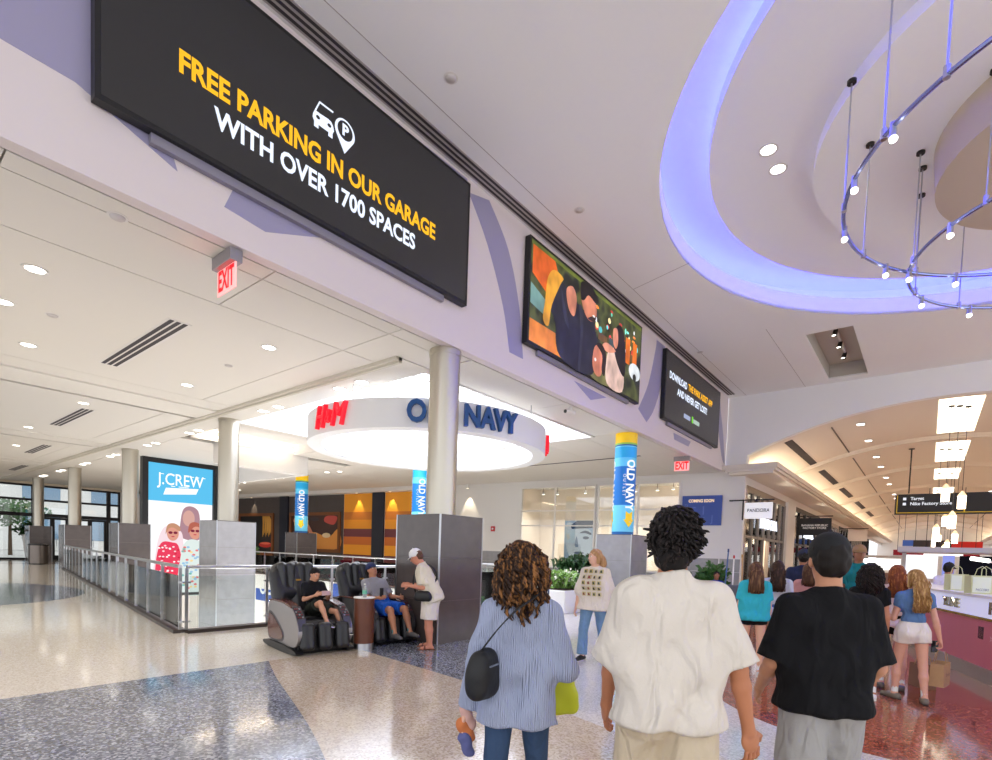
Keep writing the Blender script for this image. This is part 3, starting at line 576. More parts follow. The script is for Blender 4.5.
tr_ = thing('street_tree', 'leafy green tree outside the entrance glass', 'tree', (8.6,56,0))
MB().cyl((0,0,0),(0,0,2.6),.14,.09).build('trunk', mat('bark',(92,74,58),.9), tr_); leaf_cloud(900,(0,0,3.4),(2.6,1.5,1.1),.35,3).build('foliage', m_leaf, tr_, kind='stuff')
def pot(x, y, z, label, h=.9, r=.22, fol=(.35,.35,.3), n=260, size=.22, m=None, seed=1, prof=None, name='potted_plant'):
    t = thing(name, label, 'plant', (x,y,z))
    MB().lathe(prof or [(.001,0),(r*.62,0),(r*.8,h*.4),(r,h),(r*.86,h),(r*.8,h-.06),(.001,h-.06)],n=28).build('planter', mat('planter_white',(232,230,228),.35), t, smooth='auto')
    MB().lathe([(.001,h-.05),(r*.8,h-.05)],n=20).build('soil', mat('soil',(60,44,34),.9), t)
    rd = random.Random(seed); mb = MB()
    for k in range(n//8):      # arching blades
        a = rd.uniform(0,6.28); l = rd.uniform(.6,1.)*fol[0]*1.3; d = Vector((math.cos(a),math.sin(a),0)); w = d.cross(Vector((0,0,1)))*size*.16
        P = [Vector((0,0,h-.05))+d*(l*s_)+Vector((0,0,fol[2]*1.6*(s_*2-1.25*s_*s_)*rd.uniform(.8,1.1))) for s_ in (0,.33,.66,1)]
        mb.add([P[0]-w*.4,P[0]+w*.4,P[1]-w,P[1]+w,P[2]-w*.8,P[2]+w*.8,P[3]],[(0,1,3,2),(2,3,5,4),(4,5,6)])
    mb.build('blades', m or m_leaf, t, kind='stuff')
    leaf_cloud(n,(0,0,h+fol[2]*.55),fol,size,seed+5).build('foliage', m or m_leaf, t, kind='stuff')
    return t
pot(7.9,44.6,0,'tall white planter with dark fern by the entrance glass',h=1.65,r=.5,fol=(.72,.72,.42),size=.4,m=m_leafd)
# rubbish bins
for x, y, l in ((7.15,38.8,'round steel litter bin left of the far column'),(8.8,37.5,'round steel litter bin behind the far end of the railing')):
    t = thing('litter_bin', l, 'bin', (x,y,0)); MB().cyl((0,0,.05),(0,0,1.05),.45,.45,28).build('body', mat('bin_steel',(120,112,106),.3,metal=.8), t, smooth='auto'); MB().cyl((0,0,0),(0,0,.05),.42,.42,28).build('base', m_black, t); MB().lathe([(.22,1.05),(.47,1.05),(.47,1.12),(.22,1.14),(.22,1.05)],n=28).build('rim', m_black, t)
# ================================================================== J.CREW SCREEN
jc = thing('advertising_screen', 'tall black framed J.Crew screen standing beyond the railing', 'screen', (9.7,26,-.85))
jw, jh = 1.33, 5.75; fy = lambda d: (lambda u, v, w: (u, -d-w, v))
for a in ((-jw-.22,0,-jw,jh+.25),(jw,0,jw+.22,jh+.25),(-jw,jh,jw,jh+.25),(-jw,0,jw,.12)): MB().prism(rect(*a), 0, .3, lambda u,v,w: (u,-.15+w,v)).build('frame_side', m_black, jc)
def jp(pts, nm, c, s=1.0, d=.02, parent=jc): return MB().prism(pts, 0, .003, lambda u,v,w: (u,-d-w,v)).build(nm, emis('scr_%d_%d_%d' % c, c, s), parent)
disp = jp(rect(-jw,.12,jw,jh),'display',(250,248,250),.95,.0)
def dj(pts, nm, c, d, s=.95): return jp(pts, nm, c, s, d, disp)
dj(rect(-jw,4.13,jw,jh),'blue_header',(88,186,230),.01); dj([(-.72,4.42),(.62,4.55),(.72,4.8),(-.62,4.72)],'white_bar',(255,255,255),.02)
# serif wordmark
mb = MB(); fnj = plane_fn((0,-.024,5.08),(1,0,0),(0,0,1)); v, f = text_mesh('J.CREW',.72,bold=.004,width=1.9); mb.add([fnj(*p) for p in v], f)
for x, y in ((-.78,.25),(-.33,-.25),(-.33,.25),(-.03,-.25),(.22,.25),(.22,-.25),(.08,-.25),(.44,.25),(.66,.25),(.93,.25)): mb.box((x-.08,-.027,5.06+y-.014),(x+.08,-.024,5.06+y+.014))
mb.build('wordmark', emis('scr_white',(255,255,255),1), disp)
skin_c = (214,150,130)
dj(spline([(-1.0,1.9),(-.75,2.9),(-.35,3.1),(-.05,2.9),(.1,2.4),(.15,.13),(-1.05,.13)],5),'figure_jacket',(236,214,220),.012)
dj(spline([(-.95,.13),(-1.0,1.4),(-.8,2.3),(-.35,2.35),(-.1,2.2),(.05,1.4),(.0,.13)],5),'red_dress',(226,60,90),.015)
rd = random.Random(4)
for k in range(40): dj(ellipse(-.5+rd.uniform(-.42,.42),1.0+rd.uniform(0,1.2),.05,.035,8),'dress_print',rd.choice([(250,220,226),(200,30,60),(255,250,250)]),.019)
dj(rect(-.95,.13,.02,1.05),'red_skirt',(232,50,80),.021)
dj(ellipse(-.33,2.75,.24,.33),'face',skin_c,.022); dj(spline([(-.62,2.7),(-.55,3.1),(-.3,3.2),(-.05,3.05),(-.06,2.85),(-.3,3.0),(-.5,2.95)],4),'hair_print',(190,140,110),.025)
dj(spline([(-.02,3.3),(.1,3.85),(.4,4.0),(.72,3.8),(.8,3.2),(.75,2.5),(0,2.6)],5),'back_hair',(168,130,140),.011); dj(ellipse(.32,3.45,.25,.36),'face',(206,160,150),.013)
dj(spline([(-.05,.13),(.0,1.8),(.2,2.4),(.6,2.5),(1.05,2.2),(1.3,1.3),(1.3,.13)],5),'print_dress',(214,226,222),.026)
for k in range(46): dj(ellipse(.62+rd.uniform(-.55,.55),.3+rd.uniform(0,1.9),.07,.05,8),'dress_print',rd.choice([(110,180,170),(224,120,120),(240,210,150),(150,190,220)]),.03)
dj(ellipse(.58,2.85,.24,.33),'face',skin_c,.031); dj(spline([(.3,2.8),(.35,3.2),(.6,3.3),(.85,3.15),(.9,2.8),(.8,3.05),(.55,3.08)],4),'hair_print',(176,96,80),.034)
for c in ((-.33,2.78),(.58,2.9)):
    for s_ in (-1,1): dj(ellipse(c[0]+s_*.1,c[1],.085,.06,12),'sunglasses',(120,30,60),.038)
    dj(ellipse(c[0],c[1]-.17,.07,.025,10),'smile',(190,60,80),.038)
# ================================================================== FASCIA SCREENS
def screen(x0, x1, z0, z1, label, m, name='wall_screen'):
    t = thing(name, label, 'screen', (x0,Yf-.02,z0)); w, h_ = x1-x0, z1-z0
    MB().box((0,-.12,0),(w,0,h_)).build('case', m_black, t); MB().prism(rect(.05,.05,w-.05,h_-.05), 0, .004, lambda u,v,k: (u,-.12-k,v)).build('display', m, t)
    MB().box((.5,-.06,-.1),(w-.5,.01,0)).build('mount', mat('mount_grey',(140,136,150),.5), t)
    return t, w, h_
m_scr = mat('screen_dark',(30,30,32),.25,emit=(40,38,40),es=.5)
m_or = emis('scr_orange',(255,186,40),1.0); m_wh = emis('scr_bluewhite',(226,236,255),1.1)
t, w, h_ = screen(1.62,6.94,5.83,7.88,'huge dark screen advertising free parking in the garage',m_scr)
tf = lambda x, z: plane_fn((x,-.128,z),(1,0,0),(0,0,1))
text('headline','FREE PARKING IN OUR GARAGE',m_or,tf(2.62,.84),t,size=.325,bold=.011,width=3.78)
text('headline','WITH OVER 1700 SPACES',m_wh,tf(2.6,.49),t,size=.315,bold=.009,width=3.0)
ic = lambda pts, nm, m, d=.128: MB().prism(pts, 0, .002, lambda u,v,k: (2.6+u*1.05,-d-k,1.33+v*1.05)).build(nm, m, t)
ic(spline([(-.26,-.1),(-.26,.02),(-.18,.03),(-.02,.03),(.0,-.1)],3),'car_icon',m_wh)
for a in ((-.26,-.16,-.2,-.09),(-.06,-.16,0,-.09)): ic(rect(*a),'wheel_icon',m_wh)
MB().tube([(2.6-.26,-.13,1.36),(2.6-.2,-.13,1.5),(2.6+.0,-.13,1.5)],.01,6).build('roof_icon',m_wh,t)
for x in (-.21,-.05): ic(ellipse(x,-.03,.028,.022,10),'headlamp_icon',m_scr,.131)
ic([(.18+.15*math.cos(a),.03+.15*math.sin(a)) for a in np.linspace(-.6,math.pi+.6,24)]+[(.18,-.24)],'pin_icon',m_wh,.131); ic(ellipse(.18,.04,.115,.115),'pin_hole',m_scr,.135)
text('pin_letter','P',m_wh,plane_fn((2.6+.18*1.05,-.139,1.37),(1,0,0),(0,0,1)),t,size=.2,bold=.008)
t, w, h_ = screen(8.72,14.02,5.79,7.88,'bright screen showing a smiling family picture',bokeh('bokeh_ground',[(20,26,20),(60,64,36),(90,96,56),(40,44,40),(30,30,26)],1.6,.9))
def tone(nm, c, s):
    return MATS[nm] if nm in MATS else bokeh(nm, [tuple(int(v*.78) for v in c), c, tuple(min(255,int(v*1.12+8)) for v in c)], 2.6, s, (1,1,.8))
def sp(pts, nm, c, d, s=.9, sm=5): MB().prism(spline(pts,sm) if sm else pts, 0, .002, lambda u,v,k: (u,-.124-d-k,v)).build(nm, tone('fam_%d_%d_%d' % c, c, s), t)
sp(rect(.06,1.95,5.24,2.03),'top_strip',(110,120,50),.002,.8,0); sp(rect(.06,.06,1.75,.5),'table_print',(226,130,50),.002,.9,0)
sp([(.1,1.4),(.1,1.95),(.9,1.95),(1.2,1.5),(.6,1.2)],'orange_lamp',(220,96,30),.003,.9,0); sp([(.06,.8),(.06,1.2),(.7,1.0),(.7,.7)],'seat_print',(120,160,156),.003,.8,0)
rd = random.Random(9)
for k in range(46): sp(ellipse(rd.uniform(2.4,5.1),rd.uniform(1.05,1.85),rd.uniform(.03,.1),rd.uniform(.03,.08),12),'light_spot',rd.choice([(255,230,170),(255,140,60),(90,210,220),(250,250,255),(210,60,60),(120,230,200)]),.004+.0002*k,1.1,0)
for k in range(3): sp(rect(3.9+.42*k,.85,4.15+.42*k,1.5),'orange_banner',(226,110,30),.015,.9,0)
sp(ellipse(4.9,.75,.35,.22),'white_car',(226,232,236),.016,.9,0); sp(ellipse(4.9,.6,.1,.1),'car_wheel',(30,30,30),.018,.9,0)
for k in range(5): sp(rect(2.3+.55*k,.95+.03*(k%2),2.75+.55*k,1.1+.05*(k%3)),'counter_print',[(50,40,34),(120,84,50),(70,90,90)][k%3],.012,.8,0)
sp([(2.5,.06),(2.7,.7),(3.4,.75),(3.6,.06)],'floor_glow',(120,116,70),.006,.8)
sp([(1.2,.06),(.95,.7),(.75,1.0),(.95,1.6),(1.5,1.55),(1.9,1.42),(2.45,1.3),(2.75,.9),(2.6,.06)],'dark_coat',(34,34,46),.02)
sp([(1.9,1.4),(2.0,.9),(1.95,.06),(2.05,.06),(2.12,.9),(2.05,1.38)],'coat_edge',(58,58,74),.0215)
sp([(1.15,1.5),(1.25,1.0),(1.5,.75),(1.45,.95),(1.3,1.2)],'coat_fold',(54,54,70),.0215)
sp([(.85,1.75),(.62,1.5),(.55,1.0),(.5,.62),(.7,.55),(.8,1.0),(1.1,1.55),(1.2,1.72)],'yellow_scarf',(232,160,50),.022)
sp([(1.35,1.55),(1.45,1.2),(1.7,1.1),(1.78,1.5),(1.6,1.7)],'hand_print',(206,130,104),.024); sp([(1.95,1.75),(2.05,1.45),(2.3,1.25),(2.6,1.3),(2.7,1.55),(2.55,1.8),(2.2,1.92)],'man_face',(206,126,98),.026)
sp([(1.95,1.6),(1.95,1.95),(2.4,2.02),(2.75,1.85),(2.65,1.72),(2.3,1.78),(2.1,1.6)],'man_hair',(26,20,22),.028); sp([(2.3,1.26),(2.6,1.28),(2.66,1.42),(2.5,1.38)],'beard_print',(50,32,30),.03); sp(ellipse(2.56,1.4,.06,.025),'smile_print',(250,240,236),.032,.9,0)
sp([(3.35,.06),(3.3,.7),(3.55,.98),(3.9,1.0),(4.2,.8),(4.2,.06)],'pink_top',(226,190,176),.022); sp([(3.7,1.5),(3.65,1.0),(3.95,.6),(4.3,.5),(4.25,1.3),(4.0,1.66)],'long_hair',(28,20,24),.024); sp([(3.58,1.45),(3.6,1.12),(3.75,1.02),(3.85,1.2),(3.8,1.5)],'woman_face',(220,140,116),.026)
sp([(3.05,.9),(3.3,.8),(3.75,.95),(3.3,1.02)],'arm_print',(214,140,116),.027)
sp([(2.6,.3),(2.65,.7),(2.85,.82),(3.05,.7),(3.05,.2),(2.8,.1)],'boy_face',(214,128,100),.026); sp([(2.75,.82),(3.0,.9),(3.25,.7),(3.2,.2),(3.05,.3),(3.05,.65)],'boy_hair',(36,22,20),.028); sp(ellipse(2.72,.45,.05,.04),'smile_print',(250,240,236),.03,.9,0)
t, w, h_ = screen(15.8,21.15,5.8,7.88,'small looking dark screen farthest along the fascia about the parking app',m_scr)
text('headline','DOWNLOAD',m_wh,tf(1.06,1.38),t,size=.3,bold=.009,width=1.5); text('headline','THE PARK ASSIST APP',m_or,tf(3.18,1.4),t,size=.3,bold=.009,width=2.5); text('headline','AND NEVER GET LOST!',m_wh,tf(2.45,1.02),t,size=.3,bold=.009,width=2.9)
for x, c in ((1.95,(170,180,210)),(2.85,(180,200,190))): MB().box((x-.3,-.128,.36),(x+.3,-.125,.5)).build('badge_bar', emis('bdg%d' % c[0], c, .8), t)
MB().box((2.4,-.13,.34),(2.52,-.125,.56)).build('badge_mark', emis('bdg_green',(120,210,60),.9), t)
# ================================================================== HANGING RING
RC, RR, z0, z1 = (9.9,10.4), 3.05, 4.1, 4.72
rg = thing('ring_sign', 'large white hanging ring with shop names below the skylight', 'sign', (*RC,z0))
MB().lathe([(RR,.0),(RR,z1-z0),(RR-.06,z1-z0),(RR-.06,.03),(RR-.32,.03),(RR-.32,0),(RR,0)],n=96).build('drum', mat('ring_white',(232,232,234),.6), rg, smooth='auto')
MB().lathe([(RR-.3,.03),(RR-.3,.45),(RR-.34,.45),(RR-.34,.03)],n=96).build('inner_liner', mat('ring_liner',(240,242,246),.7), rg, smooth='auto')
for a in range(8):
    a = a*math.pi/4+.2; MB().cyl((math.cos(a)*(RR-.15),math.sin(a)*(RR-.15),.03),(math.cos(a)*(RR-.15),math.sin(a)*(RR-.15),2.9),.012,n=6).build('hanger', m_steel, rg)
m_nb = mat('letter_blue',(12,74,138),.4); m_rd = mat('letter_red',(220,20,44),.4,emit=(230,20,44),es=.5)
def ringtext(s_, a, m, size, width, shear=0):
    fn = cyl_fn((0,0),RR+.05,a,.31); v, f = text_mesh(s_, size, bold=.02 if s_[0] == 'O' else .0, extrude=.045, width=width); mb = MB(); mb.add([fn(p[0]+shear*p[1],p[1],p[2]) for p in v], f); mb.build('ring_letters', m, rg)
def ang_for(px):
    best = None
    for k in range(0,721):
        a = math.pi*(.7+k/720*1.1); p = Vector((RC[0]+RR*math.cos(a), RC[1]+RR*math.sin(a), 4.4-eye)); x = 496+f_px*p.dot(R2)/p.dot(Fv)
        if best is None or abs(x-px) < best[0]: best = (abs(x-px), a)
    return best[1]
ringtext('OLD NAVY', ang_for(466), m_nb, .62, 2.55); hm_ = ang_for(331)
for c_, da, sz_, wd2 in (('H',-.105,.72,.3),('&',-.005,.42,.16),('M',.1,.72,.34)): ringtext(c_, hm_+da, m_rd, sz_, wd2, .25)
ringtext('OLD NAVY', ang_for(311)-1.0, m_nb, .62, 2.2); ringtext('M', ang_for(546)+.16, m_rd, .66, .34, .2); ringtext('H', ang_for(546)+.06, m_rd, .66, .3, .2)
# ================================================================== TRACK LIGHT LOOPS under the cove
def loop(c, r, z, label, heads, rods, a0, a1):
    t = thing('track_light_loop', label, 'track light', (*c,z))
    pts = [(r*math.cos(a),r*math.sin(a),0) for a in np.linspace(a0,a1,90)]
    MB().tube(pts,.028,8).build('rail', mat('rail_blue_steel',(150,160,215),.25,metal=.9), t, smooth='auto')
    for a in heads:
        p = Vector((r*math.cos(a),r*math.sin(a),0)); h_ = MB().cyl(p+Vector((0,0,.04)),p+Vector((0,0,-.13)),.035,.04,10).build('lamp_head', m_steel, t); MB().cyl(p+Vector((0,0,-.13)),p+Vector((-.015,-.01,-.16)),.036,.042,12).build('reflector', m_lit, h_)
    for a in rods:
        p = Vector((r*math.cos(a),r*math.sin(a),0)); zt = Zc+.28-z; MB().cyl(p,p+Vector((0,0,zt)),.011,n=6).build('rod', m_steel, t); MB().cyl(p+Vector((0,0,-.03)),p+Vector((0,0,.09)),.035,n=8).build('coupler', m_steel, t); MB().cyl(p+Vector((0,0,zt)),p+Vector((0,0,zt-.04)),.06,n=10).build('rose', m_black, t)
D = math.radians
loop((9.6,-1.9),3.15,6.6,'larger curved track light loop hanging under the blue cove',[D(128),D(112),D(90),D(60),D(35)],[D(140),D(125),D(100),D(72),D(48),D(20)],D(-40),D(220))
loop((11.9,-1.95),2.5,6.6,'smaller curved track light loop at right under the cove',[D(128),D(98),D(68),D(40)],[D(140),D(105),D(75),D(45)],D(-40),D(220))
sp_t = thing('recess_spots', 'three spot heads in the rectangular ceiling recess', 'spot light', (19.9,2.5,Zc+.42))
for k in range(3):
    h_ = MB().cyl((-1.2+1.1*k,0,-.02),(-1.25+1.1*k,.03,-.2),.06,.075,12).build('lamp_head', m_black, sp_t); MB().lathe([(.001,-.205),(.06,-.2)],(-1.25+1.1*k,.03,0),12).build('lens', m_lit, h_)
MB().box((-1.6,-.03,-.03),(1.4,.03,.07)).build('track', m_white, sp_t)
# ================================================================== CORRIDOR
m_mull = mat('shop_mullion',(150,140,132),.35,metal=.7); m_shopin = mat('shop_interior',(236,220,200),.8)
def shopfront(x0, x1, y, sgn, n, fm, sign, label, lit=(255,236,210), door=None):
    t = thing('shopfront', label, 'shop front', (x0,y,0)); w = x1-x0
    MB().box((0,0,4.35),(w,.18*sgn,4.62)).build('header', fm, t)
    for k in range(n+1): x = w*k/n; MB().box((x-.05,-.02*sgn,0),(x+.05,.14*sgn,4.4)).build('mullion', fm, t)
    for z in (2.55,): MB().box((0,0,z-.05),(w,.12*sgn,z+.05)).build('transom', fm, t)
    for k in range(n):
        a, b = w*k/n+.05, w*(k+1)/n-.05
        for z0_, z1_ in ((.05,2.5),(2.6,4.35)):
            if door == k and z0_ < 1: continue
            MB().box((a,.05*sgn,z0_),(b,.06*sgn,z1_)).build('pane', m_pane, t)
    MB().box((0,2.6*sgn,0),(w,2.7*sgn,4.4)).build('interior_wall', m_shopin, t); MB().box((.02,.2*sgn,4.38),(w-.02,2.6*sgn,4.42)).build('glow_ceiling', emis('shop_lit_%d_%d_%d' % lit, lit, 6), t)  # whole ceiling made to glow, so the shop interior looks lit
    for k in range(max(2,n-1)): MB().box((w*(k+.3)/max(2,n-1),1.2*sgn,.05),(w*(k+.75)/max(2,n-1),1.8*sgn,1.1+.5*(k%2))).build('display_unit', mat('display_%d' % (k%3), [(170,120,90),(210,200,196),(90,80,90)][k%3], .6), t)
    if sign: text('lettering', sign, emis('shop_letter',(240,244,255),1.6), plane_fn((w*.5,-.08*sgn,3.2),(1*sgn,0,0),(0,0,1)), t, size=.62, bold=.012, extrude=.02, width=min(w*.6,3.2))
    if x0 < 45 and sgn > 0:
        l = lamp('POINT','shop_fill',(w*.35,1.0,3.6),260,(1,.9,.76),shadow_soft_size=.3); l.parent = t  # point light without a fixture, added to brighten the shop behind the glass
    return t
shopfront(23.1,30.5,5.82,1,7,m_mull,'PANDORA','Pandora shop front with tall bronze mullions at the corridor mouth',door=3)
struct('wall_shop_pier', MB().box((30.6,5.7,0),(32.6,6.2,4.62)), m_white, 'white pier between two shop fronts')
names = [('BANANA REPUBLIC','dark framed Banana Republic shop front behind the pier'),(None,'plain glazed shop front beyond Banana Republic'),(None,'bright glazed shop front halfway down the corridor'),(None,'distant glazed shop front'),(None,'farthest glazed shop front on left')]
x = 32.7
for i,(s_, l) in enumerate(names): shopfront(x, x+9, 5.82, 1, 5, m_black if i % 2 == 0 else m_mull, s_, l); x += 9.6
x = 26
for i in range(6): shopfront(x, x+9, -6.62, -1, 5, m_mull if i % 2 else m_black, None, ['first','second','third','fourth','fifth','sixth'][i]+' glazed shop front along right side of corridor'); x += 9.6
def blade(x, y0, y1, z0_, z1_, m, s_, tm, label, size, wd_):
    t = thing('blade_sign', label, 'sign', (x,(y0+y1)/2,z0_)); h_ = z1_-z0_; w = y0-y1
    MB().box((-.05,-w/2,0),(.05,w/2,h_)).build('panel', m, t, bevel=.01); MB().box((-.02,-w/2-.05,h_+.08),(.02,w/2+.6,h_+.13)).box((-.02,w/2+.05,-.05),(.02,w/2+.1,h_+.13)).box((-.02,w/2+.5,h_+.08),(.22,w/2+.6,h_+.13)).build('bracket', m_black, t)
    if s_: text('lettering', s_, tm, plane_fn((-.06,0,h_/2),(0,-1,0),(0,0,1)), t, size=size, width=wd_, bold=.003)
blade(22.45,5.7,4.72,3.2,3.82,mat('blade_white',(236,236,238),.4,emit=(240,240,244),es=.35),'PANDORA',mat('ink',(40,38,40),.5),'white hanging blade sign reading Pandora',.2,.8)
blade(32.4,5.5,4.0,3.0,3.9,m_black,'BANANA REPUBLIC\nFACTORY STORE',mat('ink_pale',(200,196,190),.5,emit=(200,196,190),es=.3),'black hanging blade sign of the second shop',.14,1.2)
blade(51.8,5.2,3.9,3.4,4.3,mat('blade_pink',(232,222,222),.5),'',mat('ink2',(120,110,110),.5),'small pale blade sign deep in the corridor',.4,None)
# directory sign
dsn = thing('directory_sign', 'long black hanging directory sign listing stores and entries', 'sign', (32,-.6,3.99))
MB().box((-.08,-4.2,0),(.08,2.0,.96)).build('panel', m_black, dsn)
for a, b, c, d in ((1.9,.08,1.93,.92),(-3.1,.07,1.93,.1),(-.55,.1,-.5,.9)): MB().box((-.085,a,b),(-.08,c,d)).build('yellow_line', mat('line_yellow',(190,160,20),.4,emit=(190,160,20),es=.4), dsn)
for y in (1.5,-2.6): MB().cyl((0,y,1),(0,y,vz(y-.6)-3.99),.03,n=8).build('rod', m_black, dsn); MB().cyl((0,y,vz(y-.6)-4.02),(0,y,vz(y-.6)-3.99),.12,n=10).build('rod_plate', m_black, dsn)
m_dl = emis('dir_white',(236,238,245),.9); fd = lambda y, z: plane_fn((-.086,y,z),(0,-1,0),(0,0,1))
for z, s_, wd_ in ((.74,'Target',.5),(.5,'Nike Factory Store',1.5)):
    text('entry_text', s_, m_dl, fd(1.42-wd_/2,z), dsn, size=.2, bold=.004, width=wd_); MB().box((-.088,1.58,z-.06),(-.084,1.7,z+.06)).build('pictogram', m_dl, dsn)
for z in (.82,.62,.42): text('entry_text','Entry', m_dl, fd(-2.0,z), dsn, size=.19, bold=.004, width=.5); MB().box((-.088,-1.68,z-.06),(-.084,-1.5,z+.06)).build('pictogram', emis('dir_blue',(120,180,235),.9), dsn)
# pendants
PD = [(24.3,-.33,3.86),(24.6,-.78,3.62),(24.4,-.55,2.92),(33,-.2,3.0),(33.3,-.9,2.7),(33.1,-.5,3.5),(41.5,-.2,3.1),(41.6,-.8,2.6),(50.5,-.2,3.0),(50.6,-.8,2.6),(50.4,-.5,3.4),(60,-.3,2.8),(60.2,-.7,3.2)]
for i,(x,y,z) in enumerate(PD):
    t = thing('pendant_lamp', (['highest glowing glass cylinder pendant before the directory sign','second glowing pendant, right of the highest','lowest near glowing pendant overlapping the sign']+['%s glowing pendant beyond the directory sign' % o for o in ORD])[i], 'pendant lamp', (x,y,z), 0, 'pendant lamps along the corridor')
    MB().cyl((0,0,.62),(0,0,vz(y)-z),.008,n=6).build('cable', m_black, t); MB().cyl((0,0,vz(y)-z-.04),(0,0,vz(y)-z),.09,n=12).build('rose', m_black, t)
    MB().lathe([(.02,.62),(.1,.5),(.12,.44)],n=16).build('cap', mat('pendant_cap',(226,206,180),.3,emit=(255,220,170),es=.8), t); MB().lathe([(.001,0),(.115,0),(.12,.44),(.001,.44)],n=16).build('glass_tube', emis('pendant_glow',(255,232,200),5), t, smooth='auto')
# far end of corridor
struct('wall_corridor_end', MB().box((103,-7,0),(103.2,6.4,7.2)), m_white, 'far end wall of the corridor')
for i,(x,y0,y1,z0_,z1_,c,l) in enumerate([(62,-3.4,2.6,2.5,3.0,(140,20,40),'dark red canopy band across the corridor'),(70,-.4,2.2,3.6,4.2,(60,100,190),'blue hanging banner left of the far pendants'),(70,-4,-1.4,3.3,4.1,(200,40,36),'bright red hanging banner right of the far pendants'),(58,-1.4,1.1,3.2,3.75,(52,46,50),'small dark hanging directory in the distance'),(48,-1.8,.3,2.3,2.65,(236,236,240),'white lit lightbox sign over far kiosk')]):
    t = thing('hanging_banner', l, 'banner', (x,(y0+y1)/2,z0_)); w = (y1-y0)/2; MB().box((-.1,-w,0),(.1,w,z1_-z0_)).build('panel', mat('bn%d' % i, c, .5, emit=c, es=.25 if i < 4 else .9), t)
    for s_ in (-1,1): MB().cyl((0,s_*w*.9,z1_-z0_),(0,s_*w*.9,vz(s_*w*.9+(y0+y1)/2)-z0_),.02,n=6).build('hanger', m_black, t)
    MB().box((-.11,-w,-.06),(.11,w,0)).build('edge', m_steel, t)
def kiosk(x, y, w, d, label, c, top, sc):
    t = thing('far_kiosk', label, 'kiosk', (x,y,0)); MB().box((-d/2,-w/2,0),(d/2,w/2,1.05)).build('counter', mat('kc_%d_%d_%d' % c, c, .4), t); MB().box((-d/2-.05,-w/2-.05,1.05),(d/2+.05,w/2+.05,1.1)).build('worktop', m_white, t)
    for sy in (-1,1): MB().box((d/2-.1,sy*w/2-.05,1.1),(d/2,sy*w/2+.05,top)).build('post', m_white, t)
    MB().box((-d/2,-w/2-.1,top),(d/2+.1,w/2+.1,top+.14)).build('canopy', mat('kcan_%d' % c[0], (200,196,196), .4), t)
    for i,(a,b,cc,e) in enumerate(sc): MB().box((-d/2+.1,a,1.25),(-d/2+.15,b,top-.08)).build('screen', emis('ks_%d_%d_%d' % cc, cc, e), t)
kiosk(20,-1.5,4.2,2.0,'white framed kiosk with bright and dark screens behind the counter',(196,186,190),1.98,[(1.3,2.0,(250,250,255),1.0),(.95,1.2,(150,160,240),.8),(-.9,.85,(14,14,24),.5),(-1.7,-1.1,(226,210,235),.9)])
kiosk(44,2.6,2.6,1.6,'far kiosk with glowing white lightbox at left',(150,120,110),2.05,[(-1.2,1.2,(255,250,244),1.6)])
kiosk(36,-4,3,2,'far kiosk with small green screens at right',(90,90,100),2.3,[(-1.2,-.4,(20,80,60),.7),(0,.9,(30,60,50),.7)])
# ================================================================== PINK COUNTER
cp = spline([(15.6,.55),(14.4,.3),(12.3,-.04),(10.8,-.47),(9.5,-.9),(8.2,-1.5),(7.0,-2.4)],6,False)
def off(path, d):
    out = []
    for i,p in enumerate(path):
        a, b = path[max(i-1,0)], path[min(i+1,len(path)-1)]; tx, ty = b[0]-a[0], b[1]-a[1]; l = math.hypot(tx,ty); out.append((p[0]-ty/l*-d, p[1]+tx/l*-d))
    return out
def ribbon(d0, d1, za, zb): return MB().prism(off(cp,d0)+off(cp,d1)[::-1], za, zb)
kc = thing('cosmetics_counter', 'curved pink cosmetics counter with lit white name band', 'counter', (0,0,0))
ribbon(.04,-.6,0,.2).build('steel_base', m_steel, kc); ribbon(0,-.6,.2,.86).build('pink_panel', mat('counter_pink',(206,110,124),.35,var=.08,vscale=1.2), kc)
ribbon(.012,-.6,.86,.9).build('gold_strip', mat('gold',(200,160,60),.25,metal=1), kc); ribbon(.03,-.6,.9,1.17).build('name_band', mat('band_lilac',(214,216,240),.35,emit=(214,218,250),es=.35), kc)
ribbon(.06,-.75,1.17,1.21).build('worktop', mat('worktop_white',(236,232,232),.3), kc)
def counter_fn(s0, z0_, d=.04):
    P = off(cp, d); L = [0]
    for a, b in zip(P, P[1:]): L.append(L[-1]+math.hypot(b[0]-a[0], b[1]-a[1]))
    def fn(x, y, z=0):
        s_ = min(max(s0+x,0),L[-1]-1e-4); i = max(k for k in range(len(L)-1) if L[k] <= s_); k = (s_-L[i])/(L[i+1]-L[i])
        a, b = P[i], P[i+1]; tx, ty = b[0]-a[0], b[1]-a[1]; l = math.hypot(tx,ty)
        return (a[0]+tx*k+ty/l*z*1.0*-1*-1, a[1]+ty*k-tx/l*z*-1, z0_+y)
    return fn
def s_at(px):
    best = None; P = off(cp,.04); acc = 0
    for a, b in zip(P, P[1:]):
        for k in range(10):
            q = Vector((a[0]+(b[0]-a[0])*k/10, a[1]+(b[1]-a[1])*k/10, 1.05-eye)); x = 496+f_px*q.dot(R2)/q.dot(Fv); e = abs(x-px)
            if best is None or e < best[0]: best = (e, acc+math.hypot(b[0]-a[0],b[1]-a[1])*k/10)
        acc += math.hypot(b[0]-a[0],b[1]-a[1])
    return best[1]
m_chrome = mat('chrome_letter',(180,170,150),.2,metal=1)
